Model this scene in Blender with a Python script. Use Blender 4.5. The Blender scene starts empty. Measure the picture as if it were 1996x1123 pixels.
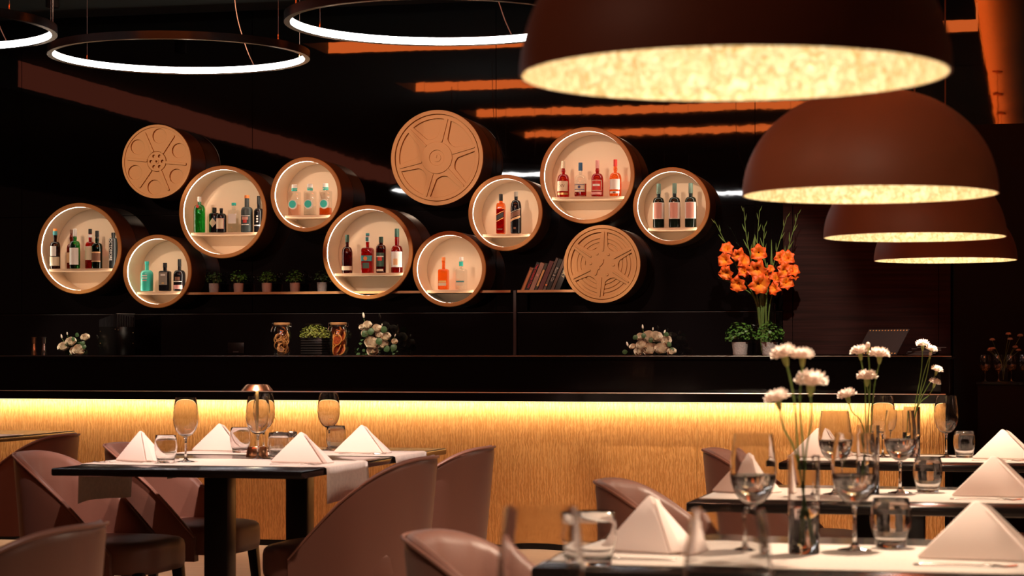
import bpy, bmesh, math, random
from mathutils import Vector, Matrix

R = math.radians
PI = math.pi
random.seed(7)
scene = bpy.context.scene
COL = scene.collection

# ------------------------------------------------------------------ camera
cam_d = bpy.data.cameras.new('camera')
cam_d.sensor_width = 36.0
cam_d.lens = 4180.0 / 1996.0 * 36.0
cam_d.shift_y = (690.0 - 561.5) / 1996.0
cam_d.dof.use_dof = True
cam_d.dof.focus_distance = 12.8
cam_d.dof.aperture_fstop = 7.5
cam_d.clip_end = 200
cam = bpy.data.objects.new('camera', cam_d)
COL.objects.link(cam)
cam.location = (0, 0, 1.17)
cam.rotation_euler = (R(90), 0, R(13.6))
scene.camera = cam

# ------------------------------------------------------------------ world, view
world = bpy.data.worlds.new('world')
scene.world = world
world.use_nodes = True
bg = world.node_tree.nodes['Background']
bg.inputs[0].default_value = (1.0, 0.45, 0.32, 1)
bg.inputs[1].default_value = 0.016
vs = scene.view_settings
vs.view_transform = 'Standard'
vs.look = 'None'
vs.exposure = 0.0
vs.gamma = 1.0
vs.use_curve_mapping = False
cy = scene.cycles
cy.use_denoising = True
cy.max_bounces = 14
cy.diffuse_bounces = 4
cy.glossy_bounces = 5
cy.transmission_bounces = 10
cy.transparent_max_bounces = 24
cy.sample_clamp_indirect = 6.0
cy.caustics_reflective = False
cy.caustics_refractive = False

# ------------------------------------------------------------------ large lights
def spot(name, loc, target, power, angle, color=(1.0, 0.80, 0.66), blend=0.6, radius=0.04):
    d = bpy.data.lights.new(name, 'SPOT')
    d.energy = power; d.spot_size = R(angle); d.spot_blend = blend
    d.color = color; d.shadow_soft_size = radius
    o = bpy.data.objects.new(name, d); COL.objects.link(o)
    o.location = loc
    o.rotation_euler = (Vector(target) - Vector(loc)).to_track_quat('-Z', 'Y').to_euler()
    return o

def area(name, loc, rot, sx, sy, power, color, spread=180):
    d = bpy.data.lights.new(name, 'AREA')
    d.shape = 'RECTANGLE'; d.size = sx; d.size_y = sy
    d.energy = power; d.color = color; d.spread = R(spread)
    o = bpy.data.objects.new(name, d); COL.objects.link(o)
    o.location = loc; o.rotation_euler = rot
    return o

WARM = (1.0, 0.74, 0.55)
# narrow ceiling pin spots, one for each drum and reel on the back wall
for (tx, tz, rad) in [(-7.094, 1.978, .35), (-6.452, 1.797, .28), (-5.924, 2.241, .35), (-5.262, 2.361, .28), (-4.78, 1.924, .35), (-4.153, 1.794, .28),
                      (-3.729, 2.2, .28), (-3.12, 2.462, .35), (-2.503, 2.229, .28), (-6.454, 2.632, .28), (-4.245, 2.613, .35), (-3.009, 1.819, .28)]:
    spot('drum_spot', (tx - 0.75, 9.4, 3.75), (tx, 15.2, tz - .02), 1150 if (tx, tz) in ((-6.454, 2.632), (-4.245, 2.613), (-3.009, 1.819)) else 480, 8.2 if rad > .3 else 6.9, (1.0, 0.72, 0.50), 0.35)
spot('book_fill', (-3.9, 11.4, 3.75), (-3.45, 15.3, 1.70), 260, 9, (1.0, 0.74, 0.54))  # added fill: makes up for spill the narrow drum spots lack
spot('shelf_fill', (-5.9, 11.4, 3.75), (-5.65, 15.3, 1.68), 120, 14, (1.0, 0.74, 0.54))  # added fill for the shelf plants, which the drum spots miss
# spots on the bar back counter
spot('flower_spot', (-1.3, 12.2, 3.7), (-1.85, 15.0, 1.62), 420, 24, (1.0, 0.86, 0.68))
spot('flower_spot', (-2.7, 13.3, 3.7), (-2.6, 15.0, 1.2), 260, 22, (1.0, 0.86, 0.68))
spot('jar_spot', (-5.0, 13.2, 3.7), (-5.05, 15.0, 1.25), 470, 24, (1.0, 0.84, 0.62))
spot('jar_spot', (-7.1, 13.2, 3.7), (-7.1, 15.0, 1.25), 420, 20, (1.0, 0.84, 0.62))
spot('menu_fill', (-0.9, 13.0, 3.7), (-1.0, 14.95, 1.25), 150, 20, (1.0, 0.82, 0.66))  # added only to brighten the dark menu card
# spots above the dining tables
spot('table_spot', (-3.05, 7.6, 3.7), (-3.0, 8.2, 0.75), 620, 40, (1.0, 0.76, 0.66))
spot('table_spot', (-1.6, 5.2, 3.7), (-2.2, 8.0, 0.7), 190, 34, (1.0, 0.70, 0.54))
spot('table_spot', (-5.2, 8.6, 3.7), (-5.3, 9.9, 0.75), 260, 36, (1.0, 0.76, 0.62))
spot('chair_spot', (-2.4, 6.0, 3.7), (-3.75, 8.0, 0.62), 210, 24, (1.0, 0.72, 0.60))
spot('floor_spot', (-2.0, 9.6, 3.7), (-1.7, 11.6, 0.0), 430, 50, (1.0, 0.78, 0.55))
spot('chair_spot', (-2.6, 3.6, 3.7), (-2.0, 4.6, 0.6), 110, 34, (1.0, 0.74, 0.62))
spot('chair_spot', (-0.9, 3.4, 3.7), (-1.15, 4.9, 0.7), 90, 30, (1.0, 0.74, 0.62))

spot('table_spot', (-0.2, 1.4, 3.65), (-0.4, 5.6, 0.70), 150, 36, (1.0, 0.70, 0.48))  # added camera-side fill for right-row napkins, glasses and domes
spot('dome_fill', (-2.9, 2.6, 3.7), (-0.35, 5.6, 1.7), 120, 40, (1.0, 0.46, 0.26))  # added fill from the left, warms the dome shades
spot('dome_fill', (-2.7, 0.9, 3.3), (-0.45, 2.8, 1.66), 55, 20, (1.0, 0.50, 0.34))  # added fill for the left side of the nearest dome

# ------------------------------------------------------------------ materials
MATS = {}
def nodes_of(m):
    m.use_nodes = True
    return m.node_tree.nodes, m.node_tree.links

def mat(name, color, rough=0.5, metal=0.0, ior=1.45, coat=0.0, sheen=0.0, emit=None, estr=0.0,
        noise=None, bump=None, trans=0.0, sss=0.0):
    """noise = (scale xyz, amount) colour variation ; bump = (scale xyz, distance, detail)"""
    if name in MATS: return MATS[name]
    m = bpy.data.materials.new(name); MATS[name] = m
    n, l = nodes_of(m)
    p = n['Principled BSDF']
    p.inputs['Base Color'].default_value = (*color, 1)
    p.inputs['Roughness'].default_value = rough
    p.inputs['Metallic'].default_value = metal
    p.inputs['IOR'].default_value = ior
    p.inputs['Coat Weight'].default_value = coat
    p.inputs['Sheen Weight'].default_value = sheen
    p.inputs['Transmission Weight'].default_value = trans
    if sss:
        p.inputs['Subsurface Weight'].default_value = sss
        p.inputs['Subsurface Scale'].default_value = 0.01
    if emit:
        p.inputs['Emission Color'].default_value = (*emit, 1)
        p.inputs['Emission Strength'].default_value = estr
    if noise or bump:
        tc = n.new('ShaderNodeTexCoord')
    if noise:
        mp = n.new('ShaderNodeMapping'); mp.inputs['Scale'].default_value = noise[0]
        l.new(tc.outputs['Object'], mp.inputs['Vector'])
        nz = n.new('ShaderNodeTexNoise'); nz.inputs['Scale'].default_value = 1.0
        nz.inputs['Detail'].default_value = 4.0
        l.new(mp.outputs[0], nz.inputs['Vector'])
        cr = n.new('ShaderNodeValToRGB')
        a = noise[1]
        cr.color_ramp.elements[0].position = 0.3; cr.color_ramp.elements[1].position = 0.7
        cr.color_ramp.elements[0].color = (*[c * (1 - a) for c in color], 1)
        cr.color_ramp.elements[1].color = (*[min(1, c * (1 + a)) for c in color], 1)
        l.new(nz.outputs['Fac'], cr.inputs['Fac'])
        l.new(cr.outputs['Color'], p.inputs['Base Color'])
    if bump:
        mp2 = n.new('ShaderNodeMapping'); mp2.inputs['Scale'].default_value = bump[0]
        l.new(tc.outputs['Object'], mp2.inputs['Vector'])
        nb = n.new('ShaderNodeTexNoise'); nb.inputs['Scale'].default_value = 1.0
        nb.inputs['Detail'].default_value = bump[2]
        l.new(mp2.outputs[0], nb.inputs['Vector'])
        bp = n.new('ShaderNodeBump'); bp.inputs['Distance'].default_value = bump[1]
        bp.inputs['Strength'].default_value = 1.0
        l.new(nb.outputs['Fac'], bp.inputs['Height'])
        l.new(bp.outputs['Normal'], p.inputs['Normal'])
    return m

def emitter(name, color, strength):
    if name in MATS: return MATS[name]
    m = bpy.data.materials.new(name); MATS[name] = m
    n, l = nodes_of(m); n.clear()
    e = n.new('ShaderNodeEmission'); e.inputs[0].default_value = (*color, 1); e.inputs[1].default_value = strength
    o = n.new('ShaderNodeOutputMaterial'); l.new(e.outputs[0], o.inputs['Surface'])
    return m

def thin_glass(name, tint=(0.97, 0.97, 0.97), rough=0.0, f=1.45):
    """a thin wall of glass: tinted straight-through light plus a Fresnel reflection"""
    if name in MATS: return MATS[name]
    m = bpy.data.materials.new(name); MATS[name] = m
    n, l = nodes_of(m); n.clear()
    t = n.new('ShaderNodeBsdfTransparent'); t.inputs[0].default_value = (*tint, 1)
    g = n.new('ShaderNodeBsdfGlossy'); g.inputs['Roughness'].default_value = rough
    g.inputs['Color'].default_value = (1, 1, 1, 1)
    lw = n.new('ShaderNodeLayerWeight'); lw.inputs[0].default_value = 0.5     # Facing: same from both sides of the wall
    pw = n.new('ShaderNodeMath'); pw.operation = 'POWER'; pw.inputs[1].default_value = 5.0
    l.new(lw.outputs['Facing'], pw.inputs[0])
    fr = n.new('ShaderNodeMath'); fr.operation = 'MULTIPLY_ADD'; fr.inputs[1].default_value = 0.72
    f0 = ((f - 1) / (f + 1)) ** 2; fr.inputs[2].default_value = f0 * 1.6
    l.new(pw.outputs[0], fr.inputs[0])
    mx = n.new('ShaderNodeMixShader'); o = n.new('ShaderNodeOutputMaterial')
    l.new(fr.outputs[0], mx.inputs[0]); l.new(t.outputs[0], mx.inputs[1]); l.new(g.outputs[0], mx.inputs[2])
    l.new(mx.outputs[0], o.inputs['Surface'])
    return m

def glass(name, color=(1, 1, 1), ior=1.48, rough=0.0):
    if name in MATS: return MATS[name]
    m = bpy.data.materials.new(name); MATS[name] = m
    n, l = nodes_of(m); p = n['Principled BSDF']
    p.inputs['Base Color'].default_value = (*color, 1)
    p.inputs['Roughness'].default_value = rough
    p.inputs['IOR'].default_value = ior
    p.inputs['Transmission Weight'].default_value = 1.0
    return m

def gloss_wall(name, color, rough, ior, wob):
    """black lacquer whose surface is not quite flat: the normal wanders by a few milliradians"""
    m = bpy.data.materials.new(name); MATS[name] = m
    n, l = nodes_of(m); p = n['Principled BSDF']
    p.inputs['Base Color'].default_value = (*color, 1)
    p.inputs['Roughness'].default_value = rough
    p.inputs['IOR'].default_value = ior
    tc = n.new('ShaderNodeTexCoord')
    acc = None
    for sc, amt in (((1.1, 1.0, 2.2), wob), ((14, 1.0, 26), wob * 0.9)):
        mp = n.new('ShaderNodeMapping'); mp.inputs['Scale'].default_value = sc
        l.new(tc.outputs['Object'], mp.inputs['Vector'])
        nz = n.new('ShaderNodeTexNoise'); nz.inputs['Scale'].default_value = 1.0; nz.inputs['Detail'].default_value = 2.0
        l.new(mp.outputs[0], nz.inputs['Vector'])
        sb = n.new('ShaderNodeVectorMath'); sb.operation = 'SUBTRACT'
        l.new(nz.outputs['Color'], sb.inputs[0]); sb.inputs[1].default_value = (0.5, 0.5, 0.5)
        ml = n.new('ShaderNodeVectorMath'); ml.operation = 'MULTIPLY'
        l.new(sb.outputs[0], ml.inputs[0]); ml.inputs[1].default_value = (amt * 0.5, 0, amt)
        if acc is None: acc = ml
        else:
            ad = n.new('ShaderNodeVectorMath'); ad.operation = 'ADD'
            l.new(acc.outputs[0], ad.inputs[0]); l.new(ml.outputs[0], ad.inputs[1]); acc = ad
    ge = n.new('ShaderNodeNewGeometry')
    a2 = n.new('ShaderNodeVectorMath'); a2.operation = 'ADD'
    l.new(ge.outputs['Normal'], a2.inputs[0]); l.new(acc.outputs[0], a2.inputs[1])
    nm = n.new('ShaderNodeVectorMath'); nm.operation = 'NORMALIZE'
    l.new(a2.outputs[0], nm.inputs[0]); l.new(nm.outputs[0], p.inputs['Normal'])
    return m

M_WALL = gloss_wall('black_lacquer', (0.003, 0.0022, 0.0026), 0.022, 1.9, 0.0035)
M_FASCIA = gloss_wall('black_stone_gloss', (0.004, 0.003, 0.003), 0.10, 1.5, 0.002)
M_BLACK = mat('matte_black', (0.003, 0.0024, 0.0024), 0.6, ior=1.25)
M_BLACKGLOSS = mat('black_gloss', (0.006, 0.005, 0.005), 0.2)
M_CEIL = mat('dark_ceiling', (0.085, 0.105, 0.105), 0.8)
M_CEILUP = mat('upper_ceiling', (0.45, 0.42, 0.40), 0.9)
M_FLOOR = mat('pale_oak', (0.50, 0.36, 0.27), 0.38, noise=((1.2, 18, 1), 0.12), bump=((2, 30, 1), 0.0006, 3))
M_WOOD = mat('dark_mahogany', (0.020, 0.0052, 0.0042), 0.65, ior=1.22, noise=((2, 2, 60), 0.45), bump=((2, 2, 90), 0.0008, 3))
M_EDGE = mat('satin_edge', (0.35, 0.33, 0.32), 0.3, metal=0.9)
M_DRUM = mat('drum_lit_brown', (0.48, 0.205, 0.050), 0.55)  # rim brown lightened in place of stronger spotlight
M_DRUMSIDE = mat('drum_shaded_brown', (0.12, 0.054, 0.023), 0.42)  # darker drum brown: shade on the sides put into the colour
M_REEL = mat('reel_clay', (0.43, 0.205, 0.062), 0.55, bump=((60, 60, 60), 0.0004, 2))
M_CREAM = mat('drum_cream', (0.82, 0.65, 0.48), 0.55)
M_SHELF = mat('shelf_oak', (0.48, 0.24, 0.10), 0.45, noise=((3, 30, 30), 0.12))
M_LED = emitter('led_white_warm', (1.0, 0.85, 0.66), 22.0)
M_RING = emitter('ring_led', (1.0, 0.97, 0.95), 15.0)
M_LEATHER = mat('rosewood_leather', (0.215, 0.094, 0.066), 0.42, bump=((140, 140, 140), 0.00025, 3), sheen=0.15)
M_PIPING = mat('leather_piping', (0.30, 0.14, 0.10), 0.4)
M_LEG = mat('black_leg', (0.008, 0.006, 0.006), 0.35)
M_TABLE = mat('black_table', (0.012, 0.009, 0.008), 0.16, bump=((6, 120, 6), 0.0002, 2))
M_NAPKIN = mat('napkin_cloth', (0.88, 0.73, 0.66), 0.85, sheen=0.3, bump=((900, 900, 900), 0.0002, 1))
M_RUNNER = mat('linen_runner', (0.66, 0.57, 0.50), 0.9, sheen=0.3, noise=((500, 60, 60), 0.10), bump=((500, 500, 500), 0.0004, 2))
M_STEEL = mat('steel', (0.75, 0.70, 0.66), 0.18, metal=1.0)
M_COPPER = mat('copper', (0.85, 0.42, 0.22), 0.25, metal=1.0)
M_GOLD = mat('brushed_gold', (0.95, 0.66, 0.28), 0.3, metal=1.0)
M_DOME = mat('dome_terracotta', (0.20, 0.056, 0.022), 0.55)
M_BULB = emitter('bulb', (1.0, 0.80, 0.50), 14.0)
M_GLASS = thin_glass('clear_glass', (0.985, 0.985, 0.985))
M_JAR = thin_glass('jar_glass', (0.95, 0.96, 0.95), 0.04, 2.1)
M_GSOLID = glass('solid_glass')
M_WATER = glass('water', (1, 1, 1), 1.33)
M_STEMG = mat('stem_green', (0.13, 0.21, 0.045), 0.5)
M_LEAF = mat('leaf_green', (0.06, 0.17, 0.025), 0.45, noise=((40, 40, 40), 0.35))
M_LEAFL = mat('leaf_lime', (0.20, 0.23, 0.035), 0.5, noise=((40, 40, 40), 0.3))
M_LEAFD = mat('leaf_sage', (0.045, 0.095, 0.032), 0.5, noise=((30, 30, 30), 0.3))
M_ROSE = mat('rose_cream', (0.93, 0.83, 0.70), 0.6)
M_CARN = mat('carnation_white', (0.90, 0.78, 0.70), 0.65)
def petal_glow(m, w):
    n, l = m.node_tree.nodes, m.node_tree.links; p = n['Principled BSDF']
    tr = n.new('ShaderNodeBsdfTranslucent'); tr.inputs[0].default_value = p.inputs['Base Color'].default_value
    mx = n.new('ShaderNodeMixShader'); mx.inputs[0].default_value = w
    l.new(p.outputs[0], mx.inputs[1]); l.new(tr.outputs[0], mx.inputs[2]); l.new(mx.outputs[0], n['Material Output'].inputs['Surface'])
petal_glow(M_CARN, 0.45)
M_BUD = mat('bud_green', (0.32, 0.36, 0.10), 0.5)
M_POTP = mat('pot_pink', (0.50, 0.33, 0.27), 0.7, bump=((120, 120, 120), 0.002, 2))
M_POTG = mat('pot_grey', (0.40, 0.35, 0.34), 0.75, bump=((90, 90, 90), 0.004, 1))
M_SOIL = mat('soil', (0.03, 0.02, 0.012), 0.9)

def gold_panel_material():
    m = bpy.data.materials.new('gold_bark_panel')
    n, l = nodes_of(m); p = n['Principled BSDF']
    p.inputs['Roughness'].default_value = 0.42
    p.inputs['Metallic'].default_value = 0.25
    tc = n.new('ShaderNodeTexCoord')
    mp = n.new('ShaderNodeMapping'); mp.inputs['Scale'].default_value = (1, 1, 0.20)
    l.new(tc.outputs['Object'], mp.inputs['Vector'])
    nz = n.new('ShaderNodeTexWave'); nz.wave_type = 'BANDS'; nz.bands_direction = 'X'; nz.wave_profile = 'SIN'
    nz.inputs['Scale'].default_value = 17; nz.inputs['Distortion'].default_value = 8; nz.inputs['Detail'].default_value = 2.0
    nz.inputs['Detail Scale'].default_value = 4.0; nz.inputs['Detail Roughness'].default_value = 0.6
    l.new(mp.outputs[0], nz.inputs['Vector'])
    bp = n.new('ShaderNodeBump'); bp.inputs['Distance'].default_value = 0.0022; bp.inputs['Strength'].default_value = 1.0
    l.new(nz.outputs['Fac'], bp.inputs['Height']); l.new(bp.outputs[0], p.inputs['Normal'])
    cr = n.new('ShaderNodeValToRGB')
    cr.color_ramp.elements[0].position = 0.0; cr.color_ramp.elements[0].color = (0.53, 0.240, 0.066, 1)
    cr.color_ramp.elements[1].position = 1.0; cr.color_ramp.elements[1].color = (0.70, 0.360, 0.125, 1)
    l.new(nz.outputs['Fac'], cr.inputs[0]); l.new(cr.outputs[0], p.inputs['Base Color'])
    return m
M_GOLDP = gold_panel_material()

def gold_leaf_material():
    m = bpy.data.materials.new('gold_leaf_lining')
    n, l = nodes_of(m); p = n['Principled BSDF']
    p.inputs['Roughness'].default_value = 0.5
    p.inputs['Metallic'].default_value = 0.35
    tc = n.new('ShaderNodeTexCoord')
    nz = n.new('ShaderNodeTexNoise'); nz.inputs['Scale'].default_value = 60; nz.inputs['Detail'].default_value = 5
    nz.inputs['Roughness'].default_value = 0.65; nz.inputs['Distortion'].default_value = 1.2
    l.new(tc.outputs['Object'], nz.inputs['Vector'])
    cr = n.new('ShaderNodeValToRGB')
    cr.color_ramp.elements[0].position = 0.36; cr.color_ramp.elements[0].color = (0.62, 0.42, 0.17, 1)
    cr.color_ramp.elements[1].position = 0.62; cr.color_ramp.elements[1].color = (0.95, 0.79, 0.50, 1)
    l.new(nz.outputs['Fac'], cr.inputs[0]); l.new(cr.outputs[0], p.inputs['Base Color'])
    bp = n.new('ShaderNodeBump'); bp.inputs['Distance'].default_value = 0.004
    l.new(nz.outputs['Fac'], bp.inputs['Height']); l.new(bp.outputs[0], p.inputs['Normal'])
    return m
M_LEAFGOLD = gold_leaf_material()

def gladiolus_material():
    m = bpy.data.materials.new('gladiolus_petal')
    n, l = nodes_of(m); p = n['Principled BSDF']
    p.inputs['Roughness'].default_value = 0.5
    at = n.new('ShaderNodeAttribute'); at.attribute_name = 'along'
    cr = n.new('ShaderNodeValToRGB')
    cr.color_ramp.elements[0].position = 0.1; cr.color_ramp.elements[0].color = (0.95, 0.48, 0.04, 1)
    cr.color_ramp.elements[1].position = 0.75; cr.color_ramp.elements[1].color = (0.90, 0.13, 0.015, 1)
    l.new(at.outputs['Fac'], cr.inputs[0]); l.new(cr.outputs[0], p.inputs['Base Color'])
    return m
M_GLAD = gladiolus_material()

# ------------------------------------------------------------------ object helpers
def link(o, parent=None):
    COL.objects.link(o)
    if parent: o.parent = parent
    return o

def tag(o, label=None, cat=None, group=None, kind=None):
    if label: o['label'] = label
    if cat: o['category'] = cat
    if group: o['group'] = group
    if kind: o['kind'] = kind
    return o

def thing(name, label, cat, loc=(0, 0, 0), rz=0.0, group=None):
    o = bpy.data.objects.new(name, None)
    o.empty_display_size = 0.05
    link(o); o.location = loc; o.rotation_euler = (0, 0, rz)
    return tag(o, label, cat, group)

def copy_tree(o, parent=None):
    c = o.copy(); COL.objects.link(c); c.parent = parent
    for ch in list(o.children):
        copy_tree(ch, c)
    return c

class MB:
    def __init__(s): s.v = []; s.f = []
    def add(s, v, f):
        k = len(s.v); s.v += [tuple(p) for p in v]; s.f += [tuple(i + k for i in q) for q in f]; return s
    def box(s, x0, x1, y0, y1, z0, z1):
        v = [(x0, y0, z0), (x1, y0, z0), (x1, y1, z0), (x0, y1, z0), (x0, y0, z1), (x1, y0, z1), (x1, y1, z1), (x0, y1, z1)]
        return s.add(v, [(0, 3, 2, 1), (4, 5, 6, 7), (0, 1, 5, 4), (1, 2, 6, 5), (2, 3, 7, 6), (3, 0, 4, 7)])
    def lathe(s, prof, seg=24, axis='z', org=(0, 0, 0), sq=None, closed=False, flat=1.0):
        """prof = [(r, h)...]; sq = superellipse exponent for square sections"""
        rows = []; v = []; f = []
        for (r, h) in prof:
            if r < 1e-6:
                rows.append([len(v)]); v.append((0, 0, h)); continue
            row = []
            for i in range(seg):
                a = 2 * PI * (i + 0.5) / seg
                ca, sa = math.cos(a), math.sin(a); k = 1.0
                if sq: k = (abs(ca) ** sq + abs(sa) ** sq) ** (-1.0 / sq)
                row.append(len(v)); v.append((r * k * ca, r * k * sa * flat, h))
            rows.append(row)
        pairs = list(zip(rows, rows[1:]))
        if closed: pairs.append((rows[-1], rows[0]))
        for a, b in pairs:
            if len(a) == 1 and len(b) == 1: continue
            for i in range(seg):
                j = (i + 1) % seg
                if len(a) == 1: f.append((a[0], b[j], b[i]))
                elif len(b) == 1: f.append((a[i], a[j], b[0]))
                else: f.append((a[i], a[j], b[j], b[i]))
        if axis == 'y': v = [(p[0], -p[2], p[1]) for p in v]      # h grows toward -y
        if axis == 'x': v = [(p[2], p[0], p[1]) for p in v]
        return s.add([(p[0] + org[0], p[1] + org[1], p[2] + org[2]) for p in v], f)
    def tube(s, pts, rad, seg=8, closed=False, caps=True):
        pts = [Vector(p) for p in pts]; n = len(pts); rows = []; v = []; f = []
        up = Vector((0, 0, 1)); prev = None
        for i, p in enumerate(pts):
            if closed: t = pts[(i + 1) % n] - pts[i - 1]
            else: t = pts[min(i + 1, n - 1)] - pts[max(i - 1, 0)]
            t.normalize()
            if prev is None:
                ref = up if abs(t.z) < 0.9 else Vector((1, 0, 0))
                a = t.cross(ref).normalized()
            else:
                a = (prev - t * prev.dot(t)).normalized()
            prev = a; b = t.cross(a)
            r = rad[i] if isinstance(rad, (list, tuple)) else rad
            rows.append(list(range(len(v), len(v) + seg)))
            for k in range(seg):
                w = 2 * PI * k / seg
                v.append(p + a * (r * math.cos(w)) + b * (r * math.sin(w)))
        for i in range(n if closed else n - 1):
            a, b = rows[i], rows[(i + 1) % n]
            for k in range(seg):
                m = (k + 1) % seg
                f.append((a[k], a[m], b[m], b[k]))
        if caps and not closed:
            f.append(tuple(reversed(rows[0]))); f.append(tuple(rows[-1]))
        return s.add(v, f)
    def grid(s, fn, nu, nv, wrap=False):
        v = []; f = []
        for i in range(nu):
            for j in range(nv): v.append(fn(i / (nu - 1), j / (nv - 1)))
        for i in range(nu - 1):
            for j in range(nv - 1):
                a = i * nv + j; f.append((a, a + nv, a + nv + 1, a + 1))
        return s.add(v, f)
    def xform(s, mtx, start=0):
        for i in range(start, len(s.v)): s.v[i] = tuple(mtx @ Vector(s.v[i]))
        return s
    def mesh(s, name, material, smooth=True, bevel=0.0, segs=2, angle=40):
        me = bpy.data.meshes.new(name)
        me.from_pydata(s.v, [], s.f)
        if bevel > 0:
            bm = bmesh.new(); bm.from_mesh(me)
            bmesh.ops.remove_doubles(bm, verts=bm.verts, dist=1e-6)
            es = [e for e in bm.edges if len(e.link_faces) == 2 and e.calc_face_angle(0) > R(30)]
            bmesh.ops.bevel(bm, geom=es, offset=bevel, segments=segs, profile=0.5, affect='EDGES')
            bm.to_mesh(me); bm.free()
        bm = bmesh.new(); bm.from_mesh(me)
        bmesh.ops.recalc_face_normals(bm, faces=bm.faces)
        bm.to_mesh(me); bm.free()
        if material: me.materials.append(material)
        if smooth:
            me.polygons.foreach_set('use_smooth', [True] * len(me.polygons))
            me.set_sharp_from_angle(angle=R(angle))
        me.update()
        return me
    def build(s, name, material, parent=None, smooth=True, bevel=0.0, segs=2, angle=40, loc=None):
        o = bpy.data.objects.new(name, s.mesh(name, material, smooth, bevel, segs, angle))
        link(o, parent)
        if loc: o.location = loc
        return o

def struct(name, mb, m, label=None, **kw):
    o = mb.build(name, m, None, **kw); o['kind'] = 'structure'
    if label: o['label'] = label
    return o

def from_curve(name, build, material, parent=None, depth=0.004, bevel=0.0015, fill='BOTH'):
    """2D outline (with holes) -> solid plate in the XY plane, extruded along z"""
    cu = bpy.data.curves.new(name, 'CURVE'); cu.dimensions = '2D'; cu.fill_mode = fill
    cu.extrude = depth / 2 - bevel; cu.bevel_depth = bevel; cu.bevel_resolution = 1
    for loop in build:
        sp = cu.splines.new('POLY'); sp.points.add(len(loop) - 1); sp.use_cyclic_u = True
        for q, (x, y) in zip(sp.points, loop): q.co = (x, y, 0, 1)
    ob = bpy.data.objects.new(name, cu); COL.objects.link(ob)
    dg = bpy.context.evaluated_depsgraph_get()
    me = bpy.data.meshes.new_from_object(ob.evaluated_get(dg))
    bpy.data.objects.remove(ob); bpy.data.curves.remove(cu)
    me.name = name; me.materials.clear(); me.materials.append(material)
    o = bpy.data.objects.new(name, me); link(o, parent)
    return o

def text_mesh(name, txt, size, material, parent=None, extrude=0.0004, align='CENTER', sx=1.0):
    cu = bpy.data.curves.new(name, 'FONT'); cu.body = txt; cu.size = size; cu.extrude = extrude
    cu.align_x = align; cu.align_y = 'CENTER'; cu.space_character = 1.0
    ob = bpy.data.objects.new(name, cu); COL.objects.link(ob)
    dg = bpy.context.evaluated_depsgraph_get()
    me = bpy.data.meshes.new_from_object(ob.evaluated_get(dg))
    bpy.data.objects.remove(ob); bpy.data.curves.remove(cu)
    me.name = name; me.materials.clear(); me.materials.append(material)
    if sx != 1.0: me.transform(Matrix.Diagonal((sx, 1, 1, 1)))
    o = bpy.data.objects.new(name, me); link(o, parent)
    return o

def circle(r, cx=0, cyy=0, n=48):
    return [(cx + r * math.cos(2 * PI * i / n), cyy + r * math.sin(2 * PI * i / n)) for i in range(n)]

# ------------------------------------------------------------------ the room
WY = 15.5      # back wall
struct('floor', MB().box(-14, 5, -2, WY, -0.1, 0), M_FLOOR, smooth=False)

wall = struct('wall_back', MB().box(-14, 5, WY + 0.012, WY + 0.2, 0, 4.3), M_BLACK, smooth=False)
xs = [-13.5, -11.57, -9.645, -7.72, -5.796, -3.872, -1.94, -0.02, 1.9, 3.8]
zs = [0.0, 1.485, 2.244, 4.3]
for i in range(len(xs) - 1):
    for j in range(len(zs) - 1):
        g = 0.0025
        mb = MB().box(xs[i] + g, xs[i + 1] - g, WY, WY + 0.02, zs[j] + (g if j else 0), zs[j + 1] - g)
        mb.build('wall_panel', M_WALL, wall, smooth=False)
# lower splashback band standing proud of the panels
sb = struct('trim_1', MB().box(-9.5, -1.72, 15.30, 15.497, 1.0, 1.474), M_WALL, smooth=False)
MB().box(-9.5, -1.72, 15.297, 15.302, 1.4715, 1.4745).build('edge_strip', mat('dull_edge', (0.10, 0.09, 0.09), 0.4, metal=0.5), sb, smooth=False)

# ceiling: an upper slab, black dropped panels with gaps, glowing faces standing for the orange LED wash in the gaps
ceil = struct('ceiling', MB().box(-14, 5, -2, WY, 4.05, 4.2), M_CEILUP, smooth=False)
M_COVE = emitter('cove_orange', (1.0, 0.17, 0.03), 5.6)
M_COVED = emitter('cove_dim_red', (1.0, 0.22, 0.12), 0.42)
edges = [(13.75, 15.495), (11.05, 13.05), (8.65, 10.3), (6.35, 7.85), (3.9, 5.5), (-2, 3.2)]
XR = -0.42
for k, (a, b) in enumerate(edges):
    MB().box(-6.0 if 0 < k else -8.8, XR, a, b, 3.80, 3.97).build('ceiling_panel', M_CEIL, ceil, smooth=False)
MB().box(-8.8, -6.0, -2, 13.75, 3.80, 3.97).build('ceiling_panel', M_CEIL, ceil, smooth=False)
MB().box(-1.0, XR, -2, 11.05, 3.795, 3.965).build('ceiling_panel', M_CEIL, ceil, smooth=False)
MB().box(-14, -8.8, -2, 15.495, 3.52, 3.97).build('ceiling_panel', M_CEIL, ceil, smooth=False)
for (y, x0, x1) in [(13.05, -6.0, XR), (10.3, -6.0, -1.0), (7.85, -6.0, -1.0), (5.5, -6.0, -1.0)]:
    MB().box(x0, x1, y, y + 0.012, 3.81, 4.045).build('glow_face', M_COVE, ceil, smooth=False)
MB().box(-8.8, -8.79, -1.5, 13.4, 3.56, 3.79).build('glow_face', M_COVED, ceil, smooth=False)  # bulkhead face glows by itself to show dim red light on it
area('cove_wash', (XR + 0.03, 9.0, 3.9), (R(180), R(-25), 0), 0.03, 13.0, 170, (1.0, 0.12, 0.012))
area('cove_wash_end', (1.2, 15.3, 3.88), (R(180), 0, 0), 3.0, 0.03, 20, (1.0, 0.13, 0.015))

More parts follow.
